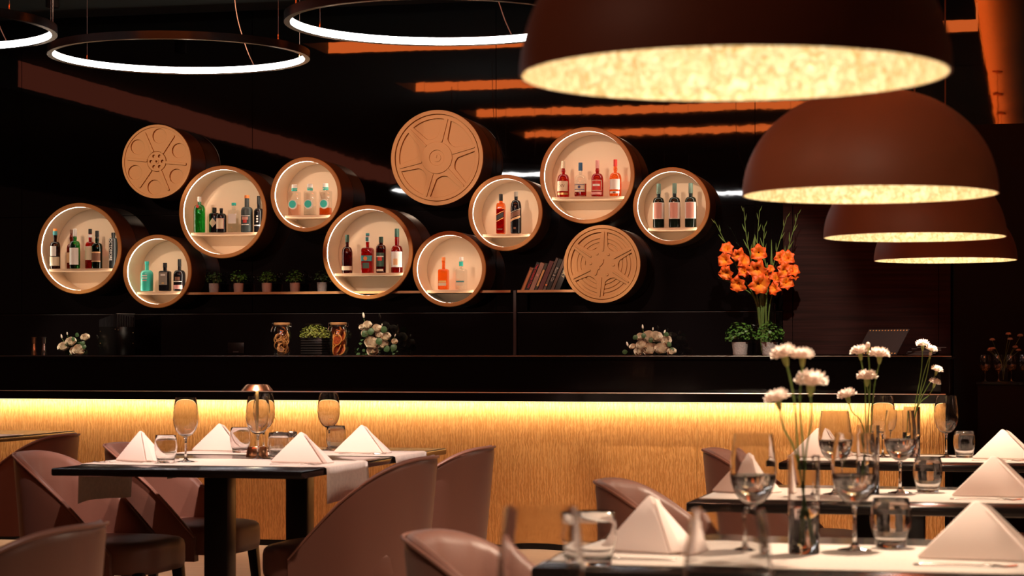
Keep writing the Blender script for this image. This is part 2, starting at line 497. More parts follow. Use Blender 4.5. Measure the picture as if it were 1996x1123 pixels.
# mahogany tower and dark doorway wall at the right of the bar
tw = struct('wall_right', MB().box(-1.715, -0.545, 15.33, 15.49, 0, 2.62), M_WOOD, label='dark mahogany clad wall at the end of the bar', smooth=False)
MB().box(-1.715, -1.65, 15.30, 15.34, 1.165, 2.62).build('stile', M_WOOD, tw, smooth=False)
MB().box(-0.625, -0.545, 15.30, 15.34, 1.165, 2.62).build('stile', M_WOOD, tw, smooth=False)
MB().box(-1.645, -0.63, 15.315, 15.335, 1.165, 2.62).build('panel', M_WOOD, tw, smooth=False)
struct('wall_side', MB().box(-0.52, 5, 15.2, 15.49, 0, 2.76), M_BLACK, smooth=False)

# ------------------------------------------------------------------ the bar
BY = 12.39
bar = thing('bar_counter', 'long black bar counter with backlit golden rippled front panels', 'bar', (0, 0, 0))
bx = [-11.9, -9.06, -6.162, -4.74, -3.31, -1.89, -0.473]
MB().box(-11.9, -0.473, BY + 0.02, BY + 0.06, 0.0, 0.90).build('carcass', M_BLACK, bar, smooth=False)
for i in range(len(bx) - 1):
    MB().box(bx[i] + 0.0008, bx[i + 1] - 0.0008, BY, BY + 0.02, 0.035, 0.90).build('front_panel', M_GOLDP, bar, smooth=False)
MB().box(-11.9, -0.473, BY - 0.004, BY + 0.02, 0.0, 0.035).build('skirting', M_BLACK, bar, smooth=False)
ledge = MB().box(-11.9, -0.46, BY - 0.24, BY + 0.20, 0.893, 0.945).build('ledge', M_FASCIA, bar, smooth=False)
MB().tube([(-11.9, BY - .240, .9445), (-6.0, BY - .240, .9445), (-0.46, BY - .240, .9445)], .0036, 10).build('ledge_trim', mat('ledge_edge', (0.80, 0.77, 0.76), 0.28, metal=1.0), ledge)
MB().box(-11.9, -0.45, BY + 0.12, BY + 0.20, 0.945, 1.140).build('fascia', M_FASCIA, bar, smooth=False)
top = MB().box(-11.9, -0.44, BY + 0.105, BY + 0.75, 1.140, 1.1585).build('counter_top', M_FASCIA, bar, smooth=False)
MB().tube([(-11.9, BY + .105, 1.1565), (-6.0, BY + .105, 1.1565), (-0.44, BY + .105, 1.1565)], .0024, 10).build('counter_edge', mat('soft_edge', (0.50, 0.47, 0.46), 0.3, metal=1.0), top)
MB().box(-0.50, -0.455, BY + 0.10, BY + 0.75, 0.0, 1.14).build('end_panel', M_BLACK, bar, smooth=False)
MB().box(-11.8, -0.5, BY - 0.055, BY - 0.035, 0.887, 0.892).build('led_strip', emitter('bar_led', (1.0, 0.74, 0.36), 3.0), bar, smooth=False)
area('bar_led_wash', (-6.18, BY - 0.045, 0.884), (R(10), 0, 0), 11.3, 0.012, 62, (1.0, 0.77, 0.52))

# back counter on the wall with its cupboard fronts
bc = thing('back_counter', 'low black back counter running along the wall behind the bar', 'counter', (0, 0, 0))
MB().box(-9.5, -0.62, 14.70, 15.295, 1.125, 1.160).build('worktop', M_BLACKGLOSS, bc, smooth=False)
MB().box(-9.5, -0.62, 14.74, 15.29, 0.0, 1.125).build('carcass', M_BLACK, bc, smooth=False)

# ------------------------------------------------------------------ display drums
def make_drum(rad):
    t = thing('display_drum', '-', 'wall shelf')
    ri = rad - 0.030
    MB().lathe([(rad, 0.0), (rad, 0.282), (ri, 0.282), (ri, 0.010)], 72, 'y').build('shell', M_DRUMSIDE, t)
    MB().lathe([(rad, 0.281), (rad, 0.293), (rad - 0.004, 0.297), (ri + 0.003, 0.297), (ri, 0.294), (ri, 0.281)], 72, 'y').build('front_rim', M_DRUM, t)
    lin = MB().lathe([(ri - 0.0005, 0.288), (ri - 0.0005, 0.012)], 72, 'y').build('lining', M_CREAM, t)
    MB().lathe([(0, 0.0), (rad - 0.004, 0.0), (rad - 0.004, 0.008), (0, 0.008)], 72, 'y').build('back_disc', M_CREAM, t)
    MB().lathe([(ri - 0.0009, 0.281), (ri - 0.0009, 0.270)], 72, 'y').build('led_strip', M_LED, t)
    zt = -0.153; hw = math.sqrt((ri - 0.002) ** 2 - (zt - 0.018) ** 2) - 0.002
    shf = MB().box(-hw, hw, -0.262, -0.012, zt - 0.018, zt).build('shelf', M_CREAM, t, smooth=False)
    MB().box(-hw, hw, -0.264, -0.2615, zt - 0.017, zt - 0.001).build('front_edge', mat('shelf_edge', (0.62, 0.42, 0.27), 0.5), shf, smooth=False)
    return t

big = make_drum(0.35); small = make_drum(0.279)
DR = [  # x, z, big?, label
    (-7.094, 1.978, 1, 'lit round wall drum holding six bottles, beside the drum with the turquoise bottle'),
    (-6.452, 1.797, 0, 'lit round wall drum holding three bottles, one of them turquoise'),
    (-5.924, 2.241, 1, 'lit round wall drum holding gin bottles, one bright green'),
    (-5.262, 2.361, 0, 'lit round wall drum holding three clear bottles with round turquoise labels'),
    (-4.780, 1.924, 1, 'lit round wall drum holding four dark red bottles above the jars'),
    (-4.153, 1.794, 0, 'lit round wall drum holding two square bottles, orange and clear'),
    (-3.729, 2.200, 0, 'lit round wall drum holding two bottles with slanted labels'),
    (-3.120, 2.462, 1, 'lit round wall drum holding four amber bottles, highest drum on the wall'),
    (-2.503, 2.229, 0, 'lit round wall drum holding three wine bottles with pink labels'),
]
ub = us = False
for (x, z, b, lab) in DR:
    src = big if b else small
    if b and not ub: o = src; ub = True
    elif not b and not us: o = src; us = True
    else: o = copy_tree(src)
    o.location = (x, 15.497, z); o['label'] = lab; o['group'] = 'lit display drums on the wall'

# ------------------------------------------------------------------ film reels
def rot2(p, a): return (p[0] * math.cos(a) - p[1] * math.sin(a), p[0] * math.sin(a) + p[1] * math.cos(a))

def capsule(r0, r1, w0, w1, ang, n=8):
    """a bar with round ends from radius r0 to r1 at an angle"""
    pts = []
    for i in range(n + 1):
        a = PI / 2 + PI * i / n; pts.append((r0 + w0 * math.cos(a), w0 * math.sin(a)))
    for i in range(n + 1):
        a = -PI / 2 + PI * i / n; pts.append((r1 + w1 * math.cos(a), w1 * math.sin(a)))
    return [rot2(p, ang) for p in pts]

def wedge(a0, rin, rout, d_out, hub_w):
    """window between two spokes, rounded towards the hub"""
    pts = []
    lo, hi = d_out, R(60) - d_out
    for i in range(13): 
        a = lo + (hi - lo) * i / 12; pts.append((rout * math.cos(a), rout * math.sin(a)))
    # inner rounded nose
    for i in range(9):
        a = (R(30) + R(16)) - R(32) * i / 8
        k = rin + 0.06 * rout * (abs(i - 4) / 4.0) ** 2
        pts.append((k * math.cos(a), k * math.sin(a)))
    # soften the two outer corners
    return [rot2(p, a0) for p in pts]

def reel(name, x, z, rad, label, style):
    t = thing(name, label, 'wall decoration', (x, 15.497, z), 0, 'film reel discs on the wall')
    MB().lathe([(0, 0.0), (rad, 0.0), (rad, 0.272), (rad - 0.002, 0.274), (0, 0.274)], 72, 'y').build('body', M_DRUMSIDE, t)
    MB().lathe([(0, 0.272), (rad * .99, 0.272), (rad * .99, 0.279), (0, 0.279)], 72, 'y').build('face', M_REEL, t)
    def plate(nm, loops, y, depth, bev=0.0015):
        o = from_curve(nm, loops, M_REEL, t, depth, bev)
        o.rotation_euler = (R(90), 0, 0); o.location = (0, -(y + depth / 2), 0)
        return o
    Q = rad
    if style == 1:
        holes = [circle(0.205 * Q, *rot2((0.70 * Q, 0), R(24 + 60 * k)), n=32) for k in range(6)]
        plate('face_plate', [circle(0.995 * Q, n=96)] + holes + [circle(0.285 * Q, n=48)], 0.277, 0.018)
        for k in range(6):
            plate('spoke', [capsule(0.31 * Q, 0.84 * Q, 0.036 * Q, 0.028 * Q, R(-6 + 60 * k))], 0.2945, 0.013)
        hub = [circle(0.262 * Q, n=48)] + [circle(0.05 * Q, *rot2((0.165 * Q, 0), R(60 * k)), n=16) for k in range(6)] + [circle(0.03 * Q, n=16)]
        plate('hub', hub, 0.278, 0.022)
        plate('hub_ring', [circle(0.065 * Q, n=24), circle(0.035 * Q, n=24)], 0.2995, 0.006, 0.001)
        plate('rim', [circle(Q, n=96), circle(0.945 * Q, n=96)], 0.2745, 0.030)
    else:
        off = 14 if style == 2 else 26
        win = [wedge(R(off + 60 * k), (0.40 if style == 2 else 0.42) * Q, 0.83 * Q, R(5.0), 0) for k in range(6)]
        plate('face_plate', [circle(0.90 * Q, n=96)] + win, 0.277, 0.021)
        plate('rim', [circle(Q, n=96), circle(0.925 * Q, n=96)], 0.2735, 0.030)
        for k in range(6):
            plate('spoke_ridge', [capsule(0.36 * Q, 0.83 * Q, 0.020 * Q, 0.012 * Q, R(off + 60 * k))], 0.2975, 0.011, 0.001)
        if style == 2:
            plate('hub', [circle(0.33 * Q, n=64), circle(0.165 * Q, n=48)], 0.2975, 0.010)
            plate('hub_ring', [circle(0.165 * Q, n=48)], 0.2955, 0.003, 0.001)
            plate('hub_core', [circle(0.085 * Q, n=24)] + [capsule(0.0, 0.05 * Q, 0.014 * Q, 0.014 * Q, R(75))], 0.298, 0.005, 0.001)
        else:
            for rr in (0.52, 0.64, 0.74):
                plate('film_winding', [circle(rr * Q, n=72), circle((rr - 0.07) * Q, n=72)], 0.278, 0.010)
            for k in range(6):
                plate('hub_stud', [circle(0.034 * Q, *rot2((0.30 * Q, 0), R(-4 + 60 * k)), n=14)], 0.2975, 0.009, 0.001)
            crack = [(-0.20, -0.27), (-0.14, -0.20), (-0.13, -0.13), (-0.09, -0.10), (-0.10, -0.05), (-0.03, -0.01), (0.0, 0.06), (0.03, 0.13),
                     (0.05, 0.12), (0.03, 0.03), (-0.01, -0.03), (-0.06, -0.06), (-0.06, -0.12), (-0.11, -0.15), (-0.12, -0.21), (-0.18, -0.29)]
            plate('hub_keyway', [[(a * Q, b * Q) for a, b in crack]], 0.2975, 0.010, 0.001)
    return t
reel('film_reel', -6.454, 2.632, 0.279, 'clay coloured film reel disc with six round holes between straight spokes', 1)
reel('film_reel', -4.245, 2.613, 0.350, 'large clay film reel disc with tapered spokes and plain sectors', 2)
reel('film_reel', -3.009, 1.819, 0.280, 'clay film reel disc with concentric windings beside the books', 3)

# ------------------------------------------------------------------ bottles
def gl(name, c): return thin_glass('bottle_' + name, c, 0.02, 1.5)
G = {
    'amber': gl('amber', (0.42, 0.13, 0.03)), 'brown': gl('brown', (0.16, 0.035, 0.012)), 'green': gl('green', (0.06, 0.50, 0.12)),
    'dkgreen': gl('dkgreen', (0.03, 0.10, 0.04)), 'red': gl('red', (0.60, 0.045, 0.02)), 'orange': gl('orange', (0.95, 0.40, 0.12)),
    'darkred': gl('darkred', (0.22, 0.02, 0.012)), 'clear': gl('clear', (0.93, 0.94, 0.93)), 'pink': gl('pink', (0.93, 0.74, 0.68)),
    'turq': mat('bottle_turquoise', (0.06, 0.62, 0.50), 0.25, coat=0.5),
    'black': mat('bottle_black', (0.008, 0.007, 0.009), 0.08), 'slate': mat('bottle_slate', (0.05, 0.065, 0.065), 0.4),
    'matteblack': mat('bottle_matte_black', (0.014, 0.016, 0.017), 0.35), 'gin': gl('gin', (0.10, 0.62, 0.20)), 'wine': mat('bottle_wine', (0.006, 0.010, 0.007), 0.06),
}
CC = {
    'cream': mat('paper_cream', (0.80, 0.68, 0.50), 0.7), 'white': mat('paper_white', (0.85, 0.82, 0.78), 0.6),
    'peach': mat('paper_peach', (0.80, 0.48, 0.25), 0.7), 'black': mat('cap_black', (0.01, 0.01, 0.01), 0.4),
    'green': mat('cap_green', (0.05, 0.12, 0.09), 0.4), 'teal': mat('cap_teal', (0.05, 0.30, 0.32), 0.4),
    'turq': mat('paper_turquoise', (0.03, 0.62, 0.55), 0.5), 'red': mat('paper_red', (0.65, 0.04, 0.03), 0.5),
    'rose': mat('paper_rose', (0.62, 0.30, 0.24), 0.6), 'pink': mat('paper_pink', (0.85, 0.42, 0.40), 0.6),
    'orange': mat('cap_orange', (0.85, 0.25, 0.06), 0.5), 'blue': mat('cap_blue', (0.03, 0.13, 0.28), 0.4),
    'brown': mat('paper_brown', (0.22, 0.10, 0.06), 0.6), 'grey': mat('paper_grey', (0.28, 0.25, 0.21), 0.6),
    'gold': mat('foil_gold', (0.80, 0.50, 0.18), 0.35, metal=0.6), 'sage': mat('capsule_sage', (0.12, 0.20, 0.16), 0.35),
    'navy': mat('paper_navy', (0.04, 0.05, 0.22), 0.5),
}
def arc_label(mb, r, z0, z1, half, sq=None, skew=0.0, n=14, flat=1.0):
    """paper wrapped on the front (-y) of a bottle"""
    def fn(u, v):
        a = -PI / 2 + R(half) * (2 * u - 1)
        ca, sa = math.cos(a), math.sin(a)
        k = (abs(ca) ** sq + abs(sa) ** sq) ** (-1 / sq) if sq else 1
        return ((r + 0.0007) * k * ca, (r + 0.0007) * k * sa * flat, z0 + (z1 - z0) * v + skew * (2 * u - 1))
    return mb.grid(fn, n, 2)

def bottle(x, z, h, r, label, glassm, body=0.58, neck=0.30, cap=('black', 0.18), labels=(), sq=None, shoulder=0.12, y=15.27, rz=0.0, bulb=0.0, flat=1.0, fill=None):
    """body/shoulder as a share of h; neck radius as share of r; labels = (z0, z1, colour, half angle, skew)"""
    t = thing('bottle', label, 'bottle', (x, y, z), rz, 'bottles in the wall drums')
    rn = r * neck
    zb, zs_ = body * h, (body + shoulder) * h
    zc = h * (1 - cap[1])
    prof = [(0, 0.004), (r * 0.80, 0.001), (r * 0.96, 0.003), (r, 0.010), (r, zb)]
    for i in range(1, 7):
        a = i / 6.0
        prof.append((rn + (r - rn) * (math.cos(a * PI / 2) ** (0.75 if not sq else 0.5)), zb + (zs_ - zb) * math.sin(a * PI / 2)))
    if bulb:
        zm = (zs_ + zc) / 2
        prof += [(rn * 1.02, zs_ + 0.25 * (zc - zs_)), (rn * (1 + bulb), zm), (rn * 1.05, zc - 0.004)]
    prof += [(rn, zc), (rn, h - 0.004), (0, h - 0.004)]
    seg = 28 if not sq else 36
    if sq:   # neck stays round: square body blended by a second lathe
        k = next(i for i, p in enumerate(prof) if p[0] < r * 0.75 and i > 4)
        mb = MB().lathe(prof[:k + 1] + [(rn * 0.95, zs_), (0, zs_)], seg, sq=sq, flat=flat)
        mb.lathe([(rn, zs_ - 0.004), (rn, h - 0.004), (0, h - 0.004)], 20)
    else:
        mb = MB().lathe(prof, seg, flat=flat)
    mb.build('glass_body', G[glassm], t)
    MB().lathe([(0, zc), (rn * 1.10, zc), (rn * 1.12, zc + 0.002), (rn * 1.08, h - 0.001), (rn * 1.0, h), (0, h)], 20).build('cap', CC[cap[0]], t)
    if fill:
        rr = r * 0.94
        MB().lathe([(0, 0.006), (rr, 0.006), (rr, fill[1] * h), (0, fill[1] * h)], seg, sq=sq, flat=flat).build('spirit', G[fill[0]], t)
    for li, L in enumerate(labels):
        z0, z1, c, half = L[:4]; sk = L[4] if len(L) > 4 else 0.0
        rad = r if z1 < (body + 0.02) * 1.0 else rn * 1.14
        if z0 >= body: rad = rn * 1.13
        arc_label(MB(), rad + .0008 * li, z0 * h, z1 * h, half, sq if z0 < body else None, sk * h, flat=flat if z0 < body else 1.0).build('label', CC[c], t)
    return t

# drum 1
z = 1.825
bottle(-7.325, z, .312, .040, 'dark brown bottle with low cream label and green neck band', 'brown', .56, .34, ('orange', .06), [(.08, .30, 'cream', 80), (.32, .56, 'white', 36), (.84, .94, 'teal', 178)], bulb=.25)
bottle(-7.214, z, .307, .039, 'amber bottle with peach label behind the green bottle in the six bottle drum', 'amber', .52, .34, ('brown', .10), [(.16, .42, 'peach', 80)], bulb=.35, y=15.33)
bottle(-7.150, z, .308, .040, 'green bottle with white cap and large white label', 'green', .58, .34, ('white', .19), [(.10, .52, 'white', 66)], bulb=.2, y=15.25)
bottle(-7.046, z, .308, .039, 'red bottle with black neck and beige label in the six bottle drum', 'red', .56, .33, ('black', .12), [(.22, .56, 'cream', 70), (.79, .86, 'white', 178)], y=15.30)
bottle(-6.966, z, .290, .041, 'dark green bottle with black capsule and brown label', 'dkgreen', .56, .33, ('black', .16), [(.18, .44, 'brown', 60), (.41, .44, 'peach', 60), (.18, .20, 'peach', 60)], bulb=.2, y=15.25)
oc = bottle(-6.840, z, .275, .034, 'slim matte black bottle with white vertical lettering', 'matteblack', .80, .42, ('slate' if 0 else 'black', .08), [], shoulder=.06, y=15.27)
tx = text_mesh('lettering', 'OCTOMORE', 0.030, CC['white'], oc); tx.rotation_euler = (R(90), R(90), 0); tx.location = (-.008, -.0345, .145)
# drum 2
z = 1.648
bottle(-6.564, z, .229, .049, 'opaque turquoise bottle with rounded shoulders', 'turq', .56, .30, ('turq', .09), [(.50, .54, 'white', 24), (.42, .46, 'white', 24), (.34, .37, 'pink', 20)], shoulder=.15)
bottle(-6.416, z, .216, .041, 'square black bottle with grey label in the three bottle drum', 'black', .66, .36, ('black', .16), [(.22, .66, 'grey', 40), (.54, .60, 'white', 24), (.26, .30, 'gold', 14)], sq=6, shoulder=.06)
bottle(-6.298, z, .243, .046, 'round black bottle with a pink label strip', 'black', .50, .28, ('black', .22), [(.06, .19, 'pink', 50), (.28, .31, 'white', 46), (.33, .44, 'brown', 24)], shoulder=.16)
# drum 3
z = 2.090
gb = bottle(-6.136, z, .273, .044, 'bright green fluted gin bottle with white cap and white band', 'gin', .62, .30, ('white', .14), [(.54, .64, 'white', 100)], shoulder=.16)
MB().lathe([(0, 0), (.012, 0), (.012, .002), (0, .0025)], 18, 'y', (0, -.040, .198)).build('red_seal', CC['red'], gb)
hb = bottle(-6.023, z - .001, .192, .041, 'squat black apothecary bottle with diamond shaped cream label', 'black', .70, .36, ('black', .18), [], shoulder=.10, y=15.29)
dm = MB(); dm.grid(lambda u, v: ((u + v - 1) * .030, -.0417 + .012 * ((u + v - 1) ** 2), .075 + (v - u) * .036), 7, 7); dm.build('label', CC['cream'], hb)
bottle(-5.950, z - .002, .183, .039, 'squat dark bottle with pale pink label overlapping the diamond label bottle', 'black', .66, .30, ('black', .10), [(.14, .58, 'rose', 50), (.16, .56, 'cream', 40)], shoulder=.13, y=15.245)
bottle(-5.859, z - .003, .226, .039, 'clear square bottle with white label and turquoise stopper', 'clear', .72, .40, ('turq', .09), [(.30, .62, 'white', 40)], sq=6, shoulder=.05)
bottle(-5.754, z - .005, .283, .045, 'slate grey bottle printed with red flowers', 'slate', .56, .38, ('orange', .08), [(.44, .455, 'white', 50), (.20, .22, 'white', 40), (.26, .34, 'red', 18), (.34, .42, 'rose', 30)], shoulder=.13)
bottle(-5.659, z - .006, .278, .036, 'black bottle with white dots, half hidden by the drum rim', 'black', .56, .34, ('black', .22), [(.42, .46, 'white', 12), (.35, .39, 'white', 12), (.28, .32, 'white', 12), (.18, .21, 'white', 44)], shoulder=.10)
# drum 4
z = 2.207
for (x, h, lab, fill) in [(-5.375, .237, 'frosted pale bottle with round turquoise label, nearest the gin drum', ('pink', .36)),
                          (-5.252, .239, 'clear bottle with round turquoise label between two alike bottles', ('clear', .3)),
                          (-5.129, .241, 'clear bottle with round turquoise label and orange base', ('orange', .24))]:
    b = bottle(x, z - .002, h, .043, lab, 'clear', .74, .44, ('white', .12), [(.80, .84, 'turq', 178), (.86, .88, 'turq', 178)], sq=8, shoulder=.04, fill=fill, flat=.85)
    MB().lathe([(0, 0), (.036, 0), (.036, .0015), (0, .0016)], 28, 'y', (0, -.038, .085)).build('label_disc', CC['white'], b)
    MB().lathe([(0, 0), (.028, 0), (.028, .0015), (0, .0016)], 28, 'y', (-.003, -.0392, .087)).build('label', CC['turq'], b)
# drum 5
z = 1.770
bottle(-4.960, z, .289, .040, 'dark rum bottle with green capsule and narrow cream label', 'darkred', .52, .34, ('green', .19), [(.08, .19, 'cream', 78)], shoulder=.17)
cb = bottle(-4.801, z, .299, .043, 'square red rum bottle with teal belt label', 'red', .58, .30, ('teal', .06), [(.30, .44, 'teal', 60), (.12, .26, 'green', 30), (.78, .93, 'white', 178), (.80, .90, 'teal', 40)], sq=5, shoulder=.06)
MB().lathe([(0, 0), (.015, 0), (.015, .002), (0, .0022)], 20, 'y', (-.004, -.0435, .110)).build('seal', CC['orange'], cb)
bottle(-4.696, z, .271, .037, 'very dark bottle with red and green picture label', 'darkred', .68, .40, ('green', .16), [(.18, .56, 'green', 52), (.34, .44, 'red', 26), (.44, .47, 'white', 44), (.05, .11, 'cream', 40)], shoulder=.10)
bottle(-4.573, z, .330, .043, 'tall red bottle with big cream label and green capsule', 'red', .48, .36, ('green', .19), [(.13, .48, 'white', 80), (.18, .32, 'peach', 22)], shoulder=.14, bulb=.1)
# drum 6
z = 1.643
bottle(-4.214, z, .241, .037, 'square orange tequila bottle with orange stopper', 'orange', .58, .34, ('orange', .11), [(.22, .28, 'gold', 38), (.12, .21, 'cream', 38)], sq=7, shoulder=.06)
bottle(-4.078, z, .241, .039, 'square clear tequila bottle with pale stopper', 'clear', .58, .36, ('white', .11), [(.22, .27, 'teal', 38), (.12, .21, 'cream', 38), (.72, .86, 'turq', 60)], sq=7, shoulder=.06)
# drum 7
z = 2.050
bottle(-3.778, z, .293, .031, 'tall square red whisky bottle with slanted black label', 'orange', .66, .42, ('black', .17), [(.38, .50, 'black', 42, .045), (.345, .36, 'gold', 42, .045), (.52, .53, 'gold', 42, .045), (.10, .13, 'brown', 30)], sq=8, shoulder=.12, fill=('red', .62))
bottle(-3.664, z, .308, .040, 'black whisky bottle with slanted gold and black label', 'black', .58, .32, ('grey', .12), [(.40, .52, 'brown', 60, .05), (.33, .38, 'peach', 60, .05), (.535, .545, 'cream', 60, .05), (.10, .15, 'brown', 12)], shoulder=.22)
# drum 8
z = 2.311
xv = bottle(-3.310, z, .263, .044, 'red whisky bottle with cream cap and pale crest label', 'red', .46, .28, ('cream', .20), [(.16, .44, 'cream', 60), (.06, .12, 'gold', 60)], shoulder=.18, bulb=.3)
tt = text_mesh('lettering', 'XV', 0.030, CC['brown'], xv); tt.rotation_euler = (R(90), 0, 0); tt.location = (0, -.0455, .080)
bb = bottle(-3.182, z, .250, .046, 'pale whisky bottle with blue capsule and half its red spirit left', 'clear', .44, .30, ('blue', .24), [(.14, .38, 'cream', 56), (.20, .22, 'navy', 50), (.34, .355, 'navy', 50)], shoulder=.20, fill=('red', .38))
MB().lathe([(0, 0), (.010, 0), (.010, .0015), (0, .0016)], 18, 'y', (0, -.0475, .070)).build('emblem', CC['navy'], bb)
bottle(-3.057, z, .264, .044, 'red whisky bottle with red label between pale and orange bottles', 'red', .46, .28, ('pink', .22), [(.15, .45, 'cream', 56), (.17, .43, 'red', 46), (.28, .34, 'white', 34), (.05, .12, 'pink', 56)], shoulder=.18, bulb=.25)
bottle(-2.924, z, .267, .044, 'orange whisky bottle with bright red cap and white crest label', 'orange', .46, .28, ('red', .18), [(.18, .46, 'white', 56), (.07, .13, 'white', 50), (.08, .115, 'brown', 14)], shoulder=.18, bulb=.25)
# drum 9
for i, x in enumerate((-2.607, -2.491, -2.374)):
    w = bottle(x, 2.077, .320, .042, ['black wine bottle with pink label beside the drum rim, first of three', 'black wine bottle with pink label standing between two alike wine bottles', 'black wine bottle with pink label nearest the orange flowers'][i],
           'wine', .56, .34, ('sage', .23), [(.20, .57, 'white', 72), (.21, .56, 'rose', 40 )], shoulder=.13)

# ------------------------------------------------------------------ wall shelves, books, shelf plants
def shelf(x0, x1, label):
    t = thing('wall_shelf', label, 'shelf', ((x0 + x1) / 2, 15.37, 1.62))
    hw = (x1 - x0) / 2
    MB().box(-hw, hw, -.12, .128, 0, .016).build('board', M_BLACK, t, smooth=False)
    MB().box(-hw, hw, -.124, -.1195, -.001, .017).build('front_edge', M_SHELF, t, smooth=False)
    return t
shelf(-6.25, -3.700, 'long thin oak edged shelf carrying the row of small potted plants')
shelf(-3.650, -2.85, 'short thin oak edged shelf carrying the leaning books')
pt = thing('shelf_post', 'slim grey metal upright between the two wall shelves', 'post', (-3.672, 15.26, 1.16))
MB().box(-.010, .010, 0, .03, 0, .475).build('post_profile', mat('post_grey', (0.09, 0.085, 0.085), 0.35, metal=0.5), pt, smooth=False)

def leaf_blob(n, rx, ry, rz, size, seed, z0=0.0, hang=0.0):
    rnd = random.Random(seed); mb = MB()
    for i in range(n):
        a = rnd.uniform(0, 2 * PI); e = math.asin(rnd.uniform(-0.25, 1)); q = rnd.uniform(0.35, 1.0) ** 0.6
        p = Vector((rx * q * math.cos(a) * math.cos(e), ry * q * math.sin(a) * math.cos(e), z0 + rz * q * math.sin(e)))
        nrm = Vector((p.x / rx, p.y / ry, (p.z - z0) / rz + 0.4)) + Vector((rnd.uniform(-.7, .7), rnd.uniform(-.7, .7), rnd.uniform(-.4, .7)))
        nrm.normalize(); tq = nrm.to_track_quat('Z', 'Y')
        s = size * rnd.uniform(0.6, 1.25); sp = rnd.uniform(0, 6.28)
        pts = []
        for k in range(6):
            w = sp + 2 * PI * k / 6
            pts.append(p + tq @ Vector((s * math.cos(w) * 0.5, s * math.sin(w) * 0.42, s * 0.10 * math.cos(2 * w))))
        pts.append(p + tq @ Vector((0, 0, -s * 0.06)))
        mb.add(pts, [(6, k, (k + 1) % 6) for k in range(6)])
    return mb

def potted(x, y, z, potm, leafm, s, label, group, seed, pr=.028, ph=.058, style=0, ns=150):
    t = thing('potted_plant', label, 'plant', (x, y, z), seed * 1.3, group)
    if style == 0:
        prof = [(0, 0), (pr * .82, 0), (pr * .92, .003), (pr, ph * .6), (pr * 1.02, ph), (pr * .93, ph), (pr * .9, ph - .008), (0, ph - .008)]
    else:
        prof = [(0, 0), (pr * .80, 0), (pr * .86, ph * .1), (pr * .84, ph * .2), (pr * 1.0, ph), (pr * .92, ph), (pr * .88, ph - .008), (0, ph - .008)]
    MB().lathe(prof, 24).build('pot', potm, t)
    MB().lathe([(0, ph - .006), (pr * .9, ph - .007)], 16).build('soil', M_SOIL, t)
    st = MB(); rnd = random.Random(seed)
    for k in range(9):
        a = rnd.uniform(0, 6.28); q = rnd.uniform(.3, .9)
        st.tube([(0, 0, ph - .01), (s * .4 * q * math.cos(a), s * .4 * q * math.sin(a), ph + s * .4), (s * q * math.cos(a), s * q * math.sin(a), ph + s * .85 * (1.2 - q * .5))], .0009, 4)
    st.build('stems', M_STEMG, t)
    f = leaf_blob(ns, s, s, s * 1.05, s * .24, seed, ph + s * .35).build('foliage', leafm, t); f['kind'] = 'stuff'
    return t
labs = ['small potted plant on the shelf, beside the drum with the turquoise bottle', 'small potted plant second along the shelf in a pale pink pot',
        'small potted plant in the middle of the shelf row', 'small potted plant in a speckled pale pot, second from the rum drum', 'small potted plant tucked against the rim of the rum drum']
for i, x in enumerate((-6.062, -5.863, -5.635, -5.41, -5.193)):
    potted(x, 15.38, 1.6365, [M_POTG, M_POTP, M_POTP, M_POTP, M_POTG][i], M_LEAFD if i in (0, 4) else M_LEAF, .072, labs[i], 'potted plants on the wall shelf', 11 + i, .038, .072, 0, 130)
potted(-1.974, 14.93, 1.160, M_POTG, M_LEAF, .105, 'bright green plant in embossed grey pot before the tall vase', 'potted plants on the back counter', 31, .058, .092, 1, 230)
potted(-1.765, 14.90, 1.160, M_POTG, M_LEAF, .105, 'bright green plant in embossed grey pot beside the mahogany wall', 'potted plants on the back counter', 33, .058, .092, 1, 230)

# books, leaning to the right
bk = [  # thickness, height, depth, colour, label, text, text colour, size
    (.030, .185, 'brown', (0.24, 0.09, 0.04), 'brown book with an orange spine, first of the leaning row', None),
    (.027, .225, 'black', (0.015, 0.012, 0.012), 'black book with red capital lettering on its spine', ('THE MANHATTAN', (0.85, 0.02, 0.03), .0225)),
    (.034, .222, 'tan', (0.36, 0.20, 0.15), 'thick tan book with a round mark on its spine', None),
    (.022, .215, 'green', (0.05, 0.05, 0.035), 'dark green book with a yellow spine label', None),
    (.035, .235, 'maroon', (0.13, 0.035, 0.035), 'thick maroon book between the yellow label and grey books', None),
    (.021, .258, 'grey', (0.10, 0.07, 0.06), 'grey brown book with an orange dot low on its spine', None),
    (.030, .250, 'black', (0.012, 0.012, 0.012), 'black book with pale handwritten lettering on its spine', ('Rum & Co', (0.62, 0.58, 0.52), .026)),
    (.024, .275, 'umber', (0.10, 0.05, 0.035), 'tall umber book between two black books', None),
    (.040, .275, 'black', (0.012, 0.008, 0.008), 'black book with cream capital lettering beside the film reel', ('WHISKY', (0.80, 0.68, 0.42), .034)),
]
lean = R(23)
bxp = -3.640
